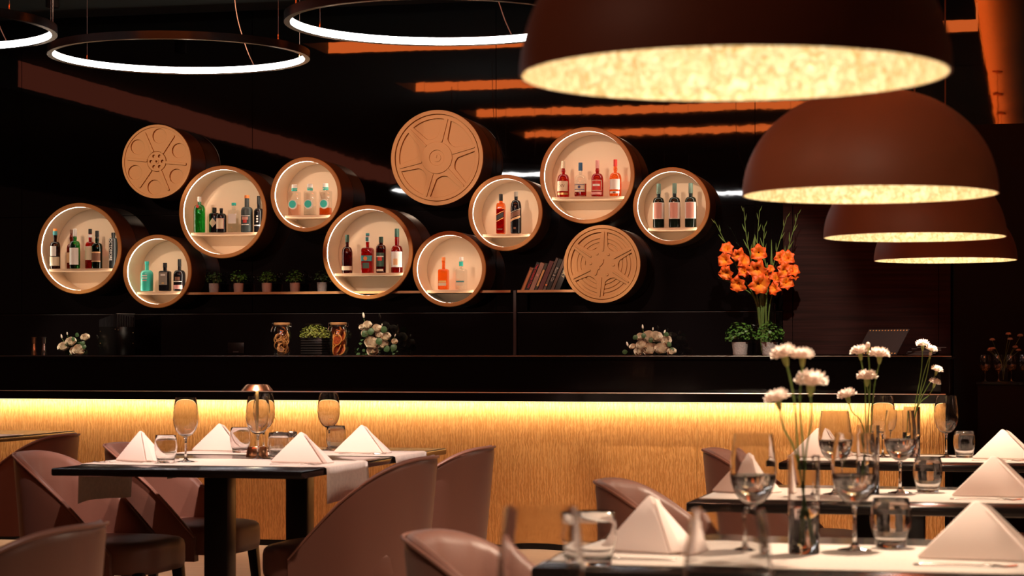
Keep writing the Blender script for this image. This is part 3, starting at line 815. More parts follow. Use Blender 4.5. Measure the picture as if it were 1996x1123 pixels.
for i, (th, h, cn, c, lab, txt) in enumerate(bk):
    t = thing('book', lab, 'book', (bxp, 15.31, 1.6375 + 0.0005), 0, 'books on the wall shelf')
    t.rotation_euler = (0, lean, 0)
    m = mat('book_%s_%d' % (cn, i), c, 0.5)
    cv = MB().box(0, .002, 0, .15, 0, h).box(th - .002, th, 0, .15, 0, h).box(0, th, 0, .003, 0, h)
    cv.build('cover', m, t, smooth=False)
    MB().box(.002, th - .002, .003, .147, .003, h - .003).build('pages', CC['cream'], t, smooth=False)
    if txt:
        s = text_mesh('spine_lettering', txt[0], txt[2], mat('ink_%d' % i, txt[1], 0.6), t, sx=1.0)
        w = s.dimensions.x if s.dimensions.x else 0.2
        bb_ = [v.co.x for v in s.data.vertices]; w = max(bb_) - min(bb_)
        k = min(1.0, (h * .86) / w)
        s.scale = (k, 1, 1)
        s.rotation_euler = (R(90), R(90), 0); s.location = (th / 2, -.0012, h * (.52 if i != 8 else .62))
    if i == 0: MB().box(.008, .022, -.001, .0, .004, h - .02).build('spine_band', mat('spine_orange', (.55, .20, .06), .5), t, smooth=False)
    if i == 2: MB().lathe([(0, 0), (.010, 0), (.010, .001), (0, .001)], 18, 'y', (.017, 0, .125)).build('spine_mark', CC['rose'], t)
    if i == 3: MB().box(.004, .018, -.001, .0, .035, .165).build('spine_band', mat('spine_yellow', (.65, .38, .14), .5), t, smooth=False)
    if i == 5: MB().lathe([(0, 0), (.007, 0), (.007, .001), (0, .001)], 18, 'y', (.0105, 0, .045)).build('spine_mark', CC['orange'], t)
    bxp += th / math.cos(lean) + .0012

# ------------------------------------------------------------------ back-counter things
CZ = 1.160
def jigger(x, m, label):
    t = thing('jigger', label, 'jigger', (x, 14.95, CZ), 0, 'bar jiggers')
    MB().lathe([(0, .001), (.021, 0), (.022, .002), (.016, .045), (.0115, .088), (0, .088)], 24).build('lower_cup', m, t)
    MB().lathe([(0.011, .087), (.0165, .089), (.0165, .128), (.021, .133), (.021, .137), (.018, .137), (.0145, .128), (.0145, .095), (0, .095)], 24).build('upper_cup', m, t)
    MB().lathe([(.0115, .085), (.0135, .087), (.0115, .09)], 20).build('collar', M_STEEL, t)
jigger(-7.345, M_COPPER, 'copper double jigger at the end of the back counter')
jigger(-7.262, M_STEEL, 'silver double jigger beside the white roses')

# slatted black box
bxo = thing('slatted_box', 'black riveted box with a slatted sloping top on the back counter', 'box', (-6.70, 15.02, CZ), R(-28))
MB().box(-.105, .105, -.085, .085, 0, .215).build('body', M_BLACKGLOSS, bxo, bevel=.003)
for k in range(15):
    x = -.100 + k * .0143
    zz = .27 + .045 * (k / 14)
    MB().box(x - .003, x + .003, -.084, .084, .21, zz).build('slat', mat('slat_black', (.02, .018, .02), .25), bxo, smooth=False)
for k in range(8):
    yy = -.080 + k * .0225
    MB().box(.103, .109, yy - .003, yy + .003, .21, .312 - .004 * k).build('slat', MATS['slat_black'], bxo, smooth=False)
MB().box(.100, .1095, -.088, .088, .309, .3145).build('top_rail', M_EDGE, bxo, smooth=False)
for (x, zz) in ((-.09, .18), (.09, .195), (-.09, .09)):
    MB().lathe([(0, .003), (.003, .002), (.004, 0)], 10, 'y', (x, -.0855, zz)).build('rivet', M_GOLD, bxo)
for (yy, zz) in ((-.07, .19), (.07, .17), (.07, .09)):
    r_ = MB().lathe([(0, .003), (.003, .002), (.004, 0)], 10, 'x', (.1055, yy, zz)).build('rivet', M_GOLD, bxo)

so = thing('wall_socket', 'black double power socket low on the splashback', 'socket', (-5.85, 15.297, 1.215))
MB().box(-.065, .065, -.008, 0, -.040, .040).build('plate', mat('socket_black', (.02, .018, .018), .3), so, bevel=.002)
for s in (-1, 1):
    MB().lathe([(.022, .009), (.020, .004), (0, .004)], 20, 'y', (s * .030, 0, .008)).build('outlet', M_BLACK, so)
MB().box(-.022, .022, -.010, -.008, -.033, -.025).build('usb_port', M_EDGE, so, smooth=False)

def jar(x, label, kind, seed):
    t = thing('clip_jar', label, 'jar', (x, 14.95, CZ), 0, 'clip jars of dried citrus')
    H = .232
    prof = [(0, .006), (.058, .003), (.062, .008), (.066, .05), (.071, .10), (.069, .16), (.060, .198), (.056, .207), (.058, .211), (.058, .222)]
    MB().lathe(prof, 32).build('glass_body', M_JAR, t)
    lid = MB().lathe([(0, .222), (.060, .222), (.061, .224), (.061, .237), (.058, .240), (0, .240)], 32).build('lid', M_SHELF, t)
    MB().lathe([(.0585, .211), (.0605, .213), (.0605, .219), (.0585, .221)], 28, closed=True).build('seal_ring', M_STEEL, t)
    for sd_ in (-1, 1):
        MB().tube([(sd_ * .061, 0, .232), (sd_ * .074, .0, .236), (sd_ * .077, 0, .22), (sd_ * .072, 0, .208), (sd_ * .062, 0, .214)], .0016, 6).build('wire_clip', M_STEEL, t)
    MB().tube([(-.072, 0, .208), (-.078, -.008, .190), (-.083, -.010, .180), (-.078, -.014, .176), (-.070, -.012, .20)], .0014, 6).build('wire_lever', M_STEEL, t)
    rnd = random.Random(seed)
    rind = mat('citrus_rind', (.78, .30, .06), .6) if kind else mat('citrus_dry_rind', (.62, .27, .08), .6)
    flesh = mat('citrus_flesh', (.42, .06, .012), .55, noise=((120, 120, 120), .5)) if kind else mat('citrus_dry_flesh', (.16, .06, .025), .7)
    n = 22 if kind else 22
    for k in range(n):
        rr = rnd.uniform(.036, .046) if kind else rnd.uniform(.024, .038)
        a = rnd.uniform(0, 6.28); q = rnd.uniform(.35, 1.0) * (.064 - rr)
        zz = .030 + (.165 if kind else .125) * (k / (n - 1)) + rnd.uniform(-.004, .004)
        mb = MB().lathe([(rr, -.0025), (rr + .003, 0), (rr, .0025), (rr - .004, .003), (rr - .004, -.003)], 22, closed=True)
        tilt = rnd.uniform(60, 112)
        M = Matrix.Translation((q * math.cos(a), q * math.sin(a) - .006, zz)) @ Matrix.Rotation(rnd.uniform(-1.1, 1.1), 4, 'Z') @ Matrix.Rotation(rnd.uniform(-.7, .7), 4, 'Y') @ Matrix.Rotation(R(tilt), 4, 'X')
        mb.xform(M)
        s = mb.build('dried_slice', rind, t)
        if kind or k % 3 == 0:
            f = MB().lathe([(0, -.0015), (rr - .003, -.0015), (rr - .003, .0015), (0, .0015)], 18).xform(M).build('flesh', flesh, s)
jar(-5.360, 'clip top jar of dried citrus peel rings beside the leafy planter', 0, 3)
jar(-4.923, 'clip top jar of orange slices in front of the white roses', 1, 5)

pl = thing('ribbed_planter', 'square black ribbed planter full of lime green foliage between the jars', 'planter', (-5.135, 15.04, CZ))
MB().box(-.078, .078, -.078, .078, 0, .125).build('box', M_BLACKGLOSS, pl, bevel=.003)
for k in range(7):
    zz = .012 + k * .0185
    MB().box(-.082, .082, -.082, .082, zz, zz + .006).build('rib', mat('rib_black', (.03, .026, .027), .22), pl, bevel=.002)
f = leaf_blob(900, .118, .10, .078, .0125, 77, .150).build('foliage', M_LEAFL, pl); f['kind'] = 'stuff'

# roses
def rose_mesh(seed):
    rnd = random.Random(seed); mb = MB()
    for (n, r0, zb, zt, curl) in ((5, 1.0, -.75, .20, .16), (5, .84, -.65, .48, .12), (4, .64, -.5, .66, .06), (3, .43, -.4, .76, .03), (3, .24, -.3, .80, .0)):
        for k in range(n):
            a0 = 2 * PI * k / n + rnd.uniform(-.25, .25) + n * .7 + r0
            wid = 2 * PI / n * 1.30
            def fn(u, v, a0=a0, wid=wid, r0=r0, zb=zb, zt=zt, curl=curl):
                a = a0 + wid * (u - .5)
                rr = r0 * math.sin(v * PI / 2) ** .55 * (1 + .10 * (u - .5)) + curl * max(0, v - .65) * 2.8
                edge = 1 - .35 * (2 * abs(u - .5)) ** 3
                zz = zb + (zt - zb) * v ** 1.5 * edge - curl * max(0, v - .8) * 1.5
                return (rr * math.cos(a), rr * math.sin(a), zz)
            mb.grid(fn, 6, 7)
    return mb.mesh('rose_blossom', M_ROSE, True, angle=70)
ROSES = [rose_mesh(s) for s in (1, 2, 3)]
def bud_mesh():
    return MB().lathe([(0, -.9), (.35, -.75), (.55, -.3), (.5, .3), (.28, .8), (0, 1.05)], 10).mesh('rose_bud', M_ROSE)
BUD = bud_mesh()
def round_leaf():
    mb = MB()
    mb.grid(lambda u, v: ((u - .5) * 1.0 * math.sin(PI * min(1, v * .93 + .06)) ** .7, v * 1.15, .12 * math.sin(PI * v) - .25 * (u - .5) ** 2), 5, 7)
    return mb.mesh('leaf', M_LEAFD, True, angle=80)
LEAFM = round_leaf()
def bouquet(x, y, label, roses, buds, leaves, wfill, zc):
    """roses etc. = (dx, z above counter, radius) ; placed at varied depth on a mound"""
    t = thing('rose_arrangement', label, 'flowers', (x, y, CZ), 0, 'low white rose arrangements')
    rnd = random.Random(int(x * -1000))
    f = leaf_blob(120, wfill, .06, zc, .035, int(x * -100), .02)
    f.v = [(a, b, max(c, .003)) for (a, b, c) in f.v]
    fo = f.build('foliage', M_LEAFD, t); fo['kind'] = 'stuff'
    for i, (dx, zz, rr) in enumerate(roses):
        zz = max(zz, rr * .9)
        o = bpy.data.objects.new('rose', ROSES[i % 3]); link(o, t)
        o.location = (dx, -.045 - .25 * max(0, .09 - zz) + rnd.uniform(-.01, .01), zz); o.scale = (rr, rr, rr)
        o.rotation_euler = (R(48 + rnd.uniform(-18, 18)), R(rnd.uniform(-15, 15)), rnd.uniform(-.5, .5))
    for (dx, zz, rr) in buds:
        o = bpy.data.objects.new('bud', BUD); link(o, t)
        o.location = (dx, -.02, zz); o.scale = (rr, rr, rr * 1.3); o.rotation_euler = (0, dx * 2, 0)
        MB().tube([(dx * .6, -.01, zz * .45), (dx, -.02, zz - rr * .9)], .0016, 5).build('bud_stem', M_STEMG, t)
    for (dx, zz, rr, ang) in leaves:
        o = bpy.data.objects.new('leaf', LEAFM); link(o, t)
        o.location = (dx, -.075, zz); o.scale = (rr, rr, rr); o.rotation_euler = (R(75), R(ang), 0)
    return t
s1 = 1 / 3.992 / 257.0
bouquet(-7.016, 15.0, 'white rose arrangement tucked beside the slatted black box',
        [((cx - 600) * s1, (408 - cyy) * s1, r_ * s1 * 1.15) for cx, cyy, r_ in ((575, 300, 34), (512, 340, 36), (640, 365, 38), (688, 268, 28), (598, 372, 26), (660, 385, 26))],
        [((480 - 600) * s1, (408 - 262) * s1, .014), ((528 - 600) * s1, (408 - 240) * s1, .010)],
        [((cx - 600) * s1, (408 - cyy) * s1, .034, a) for cx, cyy, a in ((610, 300, -30), (670, 330, 40), (690, 360, 10), (650, 260, -60), (540, 330, 70))], .085, .10)
s2 = 1 / 7.13 / 263.0
bouquet(-4.690, 15.12, 'large white rose arrangement behind the jar of orange slices',
        [((cx - 1490) * s2, (660 - cyy) * s2, r_ * s2) for cx, cyy, r_ in ((1400, 240, 58), (1530, 290, 62), (1380, 350, 62), (1655, 400, 66), (1460, 490, 100), (1475, 595, 75), (1625, 510, 66), (1560, 375, 50), (1790, 470, 40), (1310, 270, 36))],
        [((1325 - 1490) * s2, (660 - 110) * s2, .017), ((1590 - 1490) * s2, (660 - 240) * s2, .008), ((1780 - 1490) * s2, (660 - 385) * s2, .009)],
        [((cx - 1490) * s2, (660 - cyy) * s2, .050, a) for cx, cyy, a in ((1690, 330, -60), (1600, 510, -30), (1770, 600, 20), (1040, 480, 30), (1040, 600, 60), (1450, 380, 10), (1340, 400, 40), (1720, 600, -50))], .17, .14)
s3 = 1 / 3.51 / 271.0
bouquet(-2.619, 15.0, 'cream rose arrangement standing alone on the back counter',
        [((cx - 310) * s3, (1030 - cyy) * s3, r_ * s3 * 1.08) for cx, cyy, r_ in ((308, 905, 40), (360, 905, 34), (250, 905, 24), (260, 962, 33), (315, 995, 44), (393, 985, 40), (425, 930, 30), (243, 1008, 30), (465, 1012, 27), (195, 970, 20))],
        [((260 - 310) * s3, (1030 - 838) * s3, .013), ((410 - 310) * s3, (1030 - 872) * s3, .012), ((155 - 310) * s3, (1030 - 955) * s3, .014), ((330 - 310) * s3, (1030 - 852) * s3, .009)],
        [((cx - 310) * s3, (1030 - cyy) * s3, .034, a) for cx, cyy, a in ((445, 895, -70), (460, 970, -40), (320, 945, 10), (205, 920, 50), (275, 915, 0), (130, 1010, 80), (480, 1000, -60))], .15, .10)

# tall vase of gladioli
vz = thing('glass_vase', 'tall clear cylinder vase holding the orange gladioli', 'vase', (-1.823, 15.14, CZ))
MB().lathe([(0, .004), (.072, .002), (.076, .006), (.076, .365), (.073, .365), (.073, .014), (0, .014)], 36).build('glass_body', M_GLASS, vz)
MB().lathe([(.0745, .363), (.0765, .366), (.0745, .369), (.0725, .366)], 36, closed=True).build('rim', M_GLASS, vz)

def glad_blossom():
    mb = MB(); along = []
    for k in range(6):
        a0 = 2 * PI * k / 6; outer = k % 2
        def fn(u, v, a0=a0, outer=outer):
            w = .58 * math.sin(PI * min(1, .12 + v * .86)) ** .8
            x = (u - .5) * 2 * w
            flare = v ** 1.6
            rr = .10 + (1.02 if outer else .92) * flare
            zz = .95 * math.sin(min(1, v * 1.05) * PI / 2) - .25 * max(0, v - .7) * 3 + .20 * math.sin(u * 9 + k * 1.7) * v * v - .35 * max(0, v - .72) * (2.2 if outer else 1.0)
            return (rr * math.cos(a0) - x * math.sin(a0), rr * math.sin(a0) + x * math.cos(a0), zz - .10 * abs(u - .5) * v)
        s0 = len(mb.v); mb.grid(fn, 5, 7)
        along += [j / 6.0 for i in range(5) for j in range(7)]
    n0 = len(mb.v); mb.lathe([(.06, -.35), (.10, .0), (.18, .25)], 8); along += [0.3] * (len(mb.v) - n0)
    me = bpy.data.meshes.new('gladiolus_blossom'); me.from_pydata(mb.v, [], mb.f)
    at = me.attributes.new('along', 'FLOAT', 'POINT'); at.data.foreach_set('value', along)
    me.materials.append(M_GLAD); me.polygons.foreach_set('use_smooth', [True] * len(me.polygons)); me.update()
    return me
GBL = glad_blossom()
BUDG = MB().lathe([(0, -.5), (.18, -.3), (.22, 0), (.12, .5), (0, 1.0)], 8).mesh('gladiolus_bud', M_STEMG)
def smooth_path(pts, n=18):
    """Catmull-Rom through the points"""
    P = [Vector(p) for p in pts]; P = [P[0]] + P + [P[-1]]; out = []
    segs = len(P) - 3
    for i in range(n + 1):
        t = i / n * segs; k = min(int(t), segs - 1); t -= k
        a, b, c, d = P[k:k + 4]
        out.append(0.5 * ((2 * b) + (c - a) * t + (2 * a - 5 * b + 4 * c - d) * t * t + (3 * b - a - 3 * c + d) * t ** 3))
    return out
def cg(cx, cyy, y=0): return ((cx - 679) * .000684, y, 2.245 - cyy * .000672 - CZ)
def gladiolus(label, path, blossoms, bud_from, depth, seed):
    t = thing('gladiolus', label, 'flower', (-1.823, 15.14, CZ), 0, 'orange gladioli in the tall vase')
    rnd = random.Random(seed)
    pts = [(rnd.uniform(-.03, .03), depth * .3, .016)] + [cg(*p, depth * min(1, (1050 - p[1]) / 500.0) if p[1] < 1050 else depth * .3) for p in path]
    pts[1] = (max(-.055, min(.055, pts[1][0])), pts[1][1], pts[1][2])
    sp = smooth_path(pts, 26)
    MB().tube(sp, [.0058 - .0042 * i / 26 for i in range(27)], 7).build('stem', M_STEMG, t)
    for i in range(bud_from, 27):
        if i % 2 == bud_from % 2:
            p = sp[i]; d = (sp[min(i + 1, 26)] - sp[i - 1]).normalized()
            o = bpy.data.objects.new('bud', BUDG); link(o, t)
            q = (26 - i) / max(1, (26 - bud_from)); sc = .020 + .022 * q
            side = 1 if (i // 2) % 2 else -1
            dd = (d + Vector((side * .28, -.1, 0))).normalized()
            o.location = p + Vector((side * .006, -.004, 0)) + dd * sc * .4; o.scale = (sc * .70, sc * .70, sc * 1.45)
            o.rotation_euler = dd.to_track_quat('Z', 'Y').to_euler()
    for (cx, cyy, sz, yaw) in blossoms:
        o = bpy.data.objects.new('blossom', GBL); link(o, t)
        c = Vector(cg(cx, cyy, depth - .035))
        o.location = c
        yaw += rnd.uniform(-35, 35)
        dv = Vector((math.sin(R(yaw)), -math.cos(R(yaw)), rnd.uniform(-.5, .6))).normalized()
        o.rotation_euler = (dv.to_track_quat('Z', 'Y') @ Matrix.Rotation(rnd.uniform(0, 1), 3, 'Z').to_quaternion()).to_euler()
        o.scale = (sz * 1.22, sz * 1.22, sz * 1.25)
    return t
gladiolus('gladiolus stem with blossoms leaning towards the wine drum', [(585, 1080), (430, 760), (300, 480), (160, 190)],
          [(305, 510, .040, -25), (300, 615, .046, -20), (305, 735, .044, -30)], 17, -.05, 1)
gladiolus('gladiolus stem with tall green tip and four blossoms left of the centre', [(610, 1080), (545, 650), (490, 380), (460, 60)],
          [(405, 545, .042, -15), (445, 640, .044, 15), (475, 735, .040, 20), (425, 850, .050, -20)], 15, -.02, 2)
gladiolus('gladiolus stem in the middle with three large facing blossoms', [(640, 1080), (620, 700), (608, 450), (632, 95)],
          [(628, 540, .048, 5), (615, 695, .056, -5), (620, 860, .060, 0)], 16, -.06, 3)
gladiolus('short gladiolus stem behind the middle blossoms', [(660, 1080), (690, 760), (660, 480), (672, 250)],
          [(690, 770, .040, 25)], 16, .01, 4)
gladiolus('gladiolus stem leaning right with a bare green spike', [(690, 1080), (745, 780), (800, 540), (910, 158)],
          [(742, 720, .024, 10), (800, 830, .044, 5)], 14, -.03, 5)
gladiolus('gladiolus stem with red orange blossoms nearest the mahogany wall', [(730, 1080), (860, 700), (940, 440), (1026, 130)],
          [(845, 595, .040, 0), (930, 610, .044, 30), (885, 720, .050, 5), (960, 745, .042, 45), (905, 860, .044, 20), (815, 925, .040, -10), (960, 790, .036, 60)], 16, -.05, 6)
def blade(label, path, w, depth, seed):
    t = thing('gladiolus_leaf', label, 'leaf', (-1.823, 15.14, CZ), 0, 'sword leaves in the tall vase')
    pts = [((-.02 if path[0][0] < 679 else .02), depth * .3, .016)] + [cg(*p, depth) for p in path]
    pts[1] = (max(-.055, min(.055, pts[1][0])), pts[1][1] * .4, pts[1][2])
    sp = smooth_path(pts, 14); mb = MB()
    def fn(u, v):
        k = v * 14; i = min(int(k), 13); p = sp[i].lerp(sp[i + 1], k - i)
        ww = w * min(1, (1.03 - v) * 3) * (.4 + .6 * min(1, v * 3 + .3))
        return (p.x + (u - .5) * ww, p.y + abs(u - .5) * ww * .6, p.z)
    mb.grid(fn, 3, 20); mb.build('blade', M_STEMG, t, angle=80)
blade('sword leaf arching low to the wine drum side', [(590, 1080), (500, 940), (330, 850), (195, 798)], .018, -.03, 1)
blade('broad sword leaf rising through the vase centre', [(620, 1080), (650, 900), (560, 500), (568, 350)], .030, .03, 2)
blade('upright sword leaf behind the bare spike', [(680, 1080), (730, 800), (738, 600), (738, 395)], .016, .03, 3)
blade('wide sword leaf low in the vase, between the stems', [(640, 1085), (700, 900), (690, 760), (700, 640)], .040, .0, 4)

# menu card on the counter and menu stack
M_FOIL = mat('gold_print', (0.85, 0.46, 0.14), 0.5)
mn = thing('menu_card', 'dark menu card with gold dots propped up on the back counter', 'menu', (-1.03, 14.85, CZ + .0025), 0)
mn.rotation_euler = (R(-45), 0, R(-27))
MB().box(-.16, .16, -.003, .003, 0, .250).build('card', mat('menu_black', (.050, .045, .047), .7, ior=1.25), mn, bevel=.001)
for k in range(13):
    for zz in (.237, .013):
        MB().lathe([(0, .001), (.0058, .0008), (.006, 0)], 10, 'y', (-.144 + k * .024, -.003, zz)).build('gold_dot', M_FOIL, mn)
e = from_curve('emblem', [circle(.015, n=24), circle(.0065, n=20)], M_FOIL, mn, .001, .0002); e.rotation_euler = (R(90), 0, 0); e.location = (-.094, -.0035, .072)
for (x0, x1) in ((-.066, -.034), (-.029, -.008), (-.003, .032)):
    MB().box(x0, x1, -.0037, -.003, .070, .0745).build('print_line', M_FOIL, mn, smooth=False)
MB().add([(-.05, .003, .20), (.05, .003, .20), (.05, .003, .005), (-.05, .003, .005), (-.05, .142, .142), (.05, .142, .142)], [(0, 1, 2, 3), (0, 4, 5, 1), (3, 2, 5, 4), (0, 3, 4), (1, 5, 2)]).build('easel_back', M_BLACK, mn, smooth=False)
for k in range(6):
    st = thing('menu', ['bottom menu of the fanned stack beside the propped card', 'second menu from the bottom of the fanned stack', 'third menu from the bottom of the fanned stack', 'third menu from the top of the fanned stack', 'second menu from the top of the fanned stack', 'topmost menu of the fanned stack beside the propped card'][k], 'menu', (-.735 + .012 * k * (1 if k % 2 else .6), 15.02, CZ + .0005 + .010 * k), R(-12 + 5 * k), 'fanned stack of menus')
    MB().box(-.10, .10, -.07, .07, 0, .0085).build('cover', mat('menu_cover', (.03, .027, .03), .25), st, smooth=False)
    MB().box(-.099, .0985, -.0705, .069, .0025, .006).build('pages', mat('menu_pages', (.22, .19, .19), .6), st, smooth=False)

# dim sideboard beyond the bar with upturned glasses
sd = thing('sideboard', 'black sideboard standing in the dark beyond the bar', 'sideboard', (.0, 14.7, 0))
MB().box(-.34, 1.3, -.25, .25, 0, .97).build('body', M_BLACK, sd, bevel=.004)
MB().box(-.35, 1.31, -.26, .26, .97, .985).build('worktop', M_BLACKGLOSS, sd, smooth=False)
WG_LATE = []

# ------------------------------------------------------------------ LED rings
def ring(x, y, z, D, label):
    t = thing('ring_pendant', label, 'pendant light', (x, y, z), 0, 'black LED ring pendants')
    r = D / 2
    MB().lathe([(r, -.022), (r, .022), (r - .030, .022), (r - .030, .019), (r - .003, .019), (r - .003, -.019), (r - .030, -.019), (r - .030, -.022)], 128, closed=True).build('ring_profile', M_BLACKGLOSS, t)
    MB().lathe([(r - .027, -.0188), (r - .027, .0188)], 128).build('led_diffuser', M_RING, t)
    for k, a in enumerate((40, 160, 220, 340)):
        px, py = (r - .012) * math.cos(R(a)), (r - .012) * math.sin(R(a))
        MB().tube([(px, py, .022), (px, py, 3.80 - z)], .0012, 5).build('suspension_wire', mat('wire', (.25, .20, .18), .5), t)
        MB().lathe([(0, .022), (.005, .022), (.004, .05), (.001, .055)], 8, org=(px, py, 0)).build('wire_grip', M_COPPER, t)
    pa = R(75)
    px, py = (r - .015) * math.cos(pa), (r - .015) * math.sin(pa)
    MB().tube(smooth_path([(px, py, .02), (px - .05, py - .02, .15), (px - .11, py - .03, .4), (px - .13, py - .05, 3.80 - z)], 14), .003, 6).build('power_cord', mat('cord', (.28, .14, .09), .6), t)
    return t
ring(-4.78, 11.59, 2.904, 1.5, 'black LED ring pendant hanging whole above the gin drum')
ring(-2.79, 10.03, 2.792, 1.5, 'black LED ring pendant partly hidden by the big dome')
ring(-5.60, 9.97, 2.849, 1.5, 'black LED ring pendant cut off by the picture corner')
sp_ = thing('ceiling_spotlight', 'small black cylinder spotlight under the ceiling near the corner ring', 'spotlight', (-6.88, 14.3, 3.80))
MB().lathe([(0, 0), (.05, 0), (.05, -.12), (.046, -.125), (.044, -.10), (0, -.10)], 24).build('housing', mat('spot_black', (.03, .028, .028), .4), sp_)

# ------------------------------------------------------------------ dome pendants
def dome():
    t = thing('dome_pendant', '-', 'pendant light')
    r = .28; H = .235
    out = []; inn = []
    for i in range(22):
        a = i / 21 * PI / 2
        out.append((r * math.cos(a) ** .92 if i < 21 else 0.0, H * math.sin(a)))
        inn.append(((r - .004) * math.cos(a) ** .92 if i < 21 else 0.0, (H - .005) * math.sin(a)))
    MB().lathe(out + [], 72).build('shade', M_DOME, t)
    MB().lathe([(r, 0), (r - .004, 0)], 72).build('rim', M_DOME, t)
    MB().lathe(inn, 72).build('gold_lining', M_LEAFGOLD, t)
    MB().lathe([(0, .200), (.022, .200), (.022, .150), (.018, .148), (0, .148)], 20).build('lamp_holder', M_GOLD, t)
    MB().lathe([(0, .150), (.014, .148), (.024, .125), (.024, .115), (.016, .100), (0, .096)], 18).build('bulb', M_BULB, t)
    MB().lathe([(0, H - .006), (.020, H - .006), (.020, H + .02), (.012, H + .035), (0, H + .035)], 20).build('cap', M_DOME, t)
    MB().tube([(0, 0, H + .03), (0, 0, 2.52)], .003, 6).build('cord', mat('pendant_cord', (.22, .075, .035), .6), t)
    MB().lathe([(0, 2.515), (.055, 2.515), (.055, 2.49), (.050, 2.488), (0, 2.488)], 28).build('ceiling_rose', M_DOME, t)
    return t
d0 = dome()
for i, (x, y, z, lab) in enumerate([(-.377, 2.79, 1.533, 'nearest and largest terracotta dome pendant with gold leaf lining'),
                                    (-.346, 4.79, 1.521, 'terracotta dome pendant with gold lining, second from the camera'),
                                    (-.350, 6.75, 1.531, 'terracotta dome pendant with gold lining, third from the camera'),
                                    (-.330, 8.68, 1.541, 'terracotta dome pendant with gold lining, farthest and smallest in the row')]):
    o = d0 if i == 0 else copy_tree(d0)
    o.location = (x, y, z); o['label'] = lab; o['group'] = 'row of dome pendants over the tables'
    ld = bpy.data.lights.new('dome_lamp', 'POINT'); ld.energy = 3.9; ld.color = (1.0, 0.92, 0.80); ld.shadow_soft_size = .03
    lo = bpy.data.objects.new('dome_lamp', ld); COL.objects.link(lo); lo.location = (x, y, z + .075)
    spot('dome_down_light', (x, y, z + .085), (x, y, 0), 72, 150, (1.0, 0.76, 0.56), 0.6, .03)

# ------------------------------------------------------------------ tables
def table(x0, x1, y0, y1, label, cols, group):
    cx, cyy = (x0 + x1) / 2, (y0 + y1) / 2
    t = thing('dining_table', label, 'table', (cx, cyy, 0), 0, group)
    hx, hy = (x1 - x0) / 2, (y1 - y0) / 2
    MB().box(-hx, hx, -hy, hy, .722, .750).build('table_top', M_TABLE, t, bevel=.006)
    for (lx, ly) in cols:
        c = MB().box(lx - cx - .048, lx - cx + .048, ly - cyy - .048, ly - cyy + .048, .02, .722).build('column', M_LEG, t, bevel=.006)
        MB().box(lx - cx - .22, lx - cx + .22, ly - cyy - .22, ly - cyy + .22, 0, .02).build('base_plate', M_LEG, t, bevel=.003)
    return t
table(-3.50, -2.53, 7.26, 9.22, 'long black dining table with two linen runners and table lamp', [(-3.01, 7.70), (-3.01, 8.62)], 'black dining tables')
table(-6.2, -5.07, 8.6, 10.82, 'black dining table cut by the picture edge near the bar', [(-5.6, 9.2), (-5.6, 10.3)], 'black dining tables')
RT = [(2.0, 2.85), (4.05, 4.95), (6.02, 6.90), (8.31, 9.18)]
rl = ['black dining table under the largest dome, below the picture', 'black dining table in the near row, second from the camera',
      'black dining table in the middle of the right row', 'black dining table of the right row nearest the bar']
for (a, b), lab in zip(RT, rl):
    table(-.95, .03, a, b, lab, [(-.46, (a + b) / 2)], 'black dining tables')

# runners: cloth lying across the table and hanging over both ends
def runner(x0, x1, y0, y1, label, hl, hr, group='linen table runners'):
    zt = .7515; pts = []
    if hl > 0: pts += [(x0 - .010, zt - hl), (x0 - .0095, zt - hl * .5), (x0 - .009, zt - .03), (x0 - .007, zt - .004), (x0 + .002, zt + .001)]
    else: pts += [(x0, zt)]
    n = 10
    for i in range(1, n): pts.append((x0 + (x1 - x0) * i / n, zt))
    if hr > 0: pts += [(x1 - .002, zt + .001), (x1 + .007, zt - .004), (x1 + .009, zt - .03), (x1 + .0095, zt - hr * .5), (x1 + .010, zt - hr)]
    else: pts += [(x1, zt)]
    m = len(pts); rnd = random.Random(int(y0 * 100)); ph = rnd.uniform(0, 6)
    def fn(u, v):
        k = u * (m - 1); i = min(int(round(k)), m - 1); x, zz = pts[i]
        drop = max(0.0, zt - zz)
        wave = .012 * drop / .15 * math.sin(v * 7 + ph)
        y = y0 + (y1 - y0) * v + .03 * drop * (1 if v > .5 else -1)
        sgn = -1 if x < (x0 + x1) / 2 else 1
        return (x + sgn * abs(wave), y, zz - .006 * math.sin(v * 5 + ph) * (drop > .05))
    mb = MB(); mb.grid(fn, m, 13)
    o = mb.build('table_runner', M_RUNNER, None, angle=80)
    md = o.modifiers.new('thick', 'SOLIDIFY'); md.thickness = .0014; md.offset = 1
    return tag(o, label, 'runner', group)
runner(-3.50, -2.53, 7.52, 8.02, 'pale linen runner at the near end of the lamp table, hanging over both sides', .15, .135)
runner(-3.50, -2.53, 8.40, 8.86, 'pale linen runner at the bar end of the lamp table', .10, .13)
runner(-6.2, -5.07, 8.9, 10.2, 'pale linen runner on the table cut by the picture edge', 0, 0)
for (a, b), q in zip(RT[1:], ('second table', 'middle table', 'farthest table')):
    runner(-.93, .02, a + .12, a + .68, 'pale linen runner across the %s of the right row' % q, 0, 0)

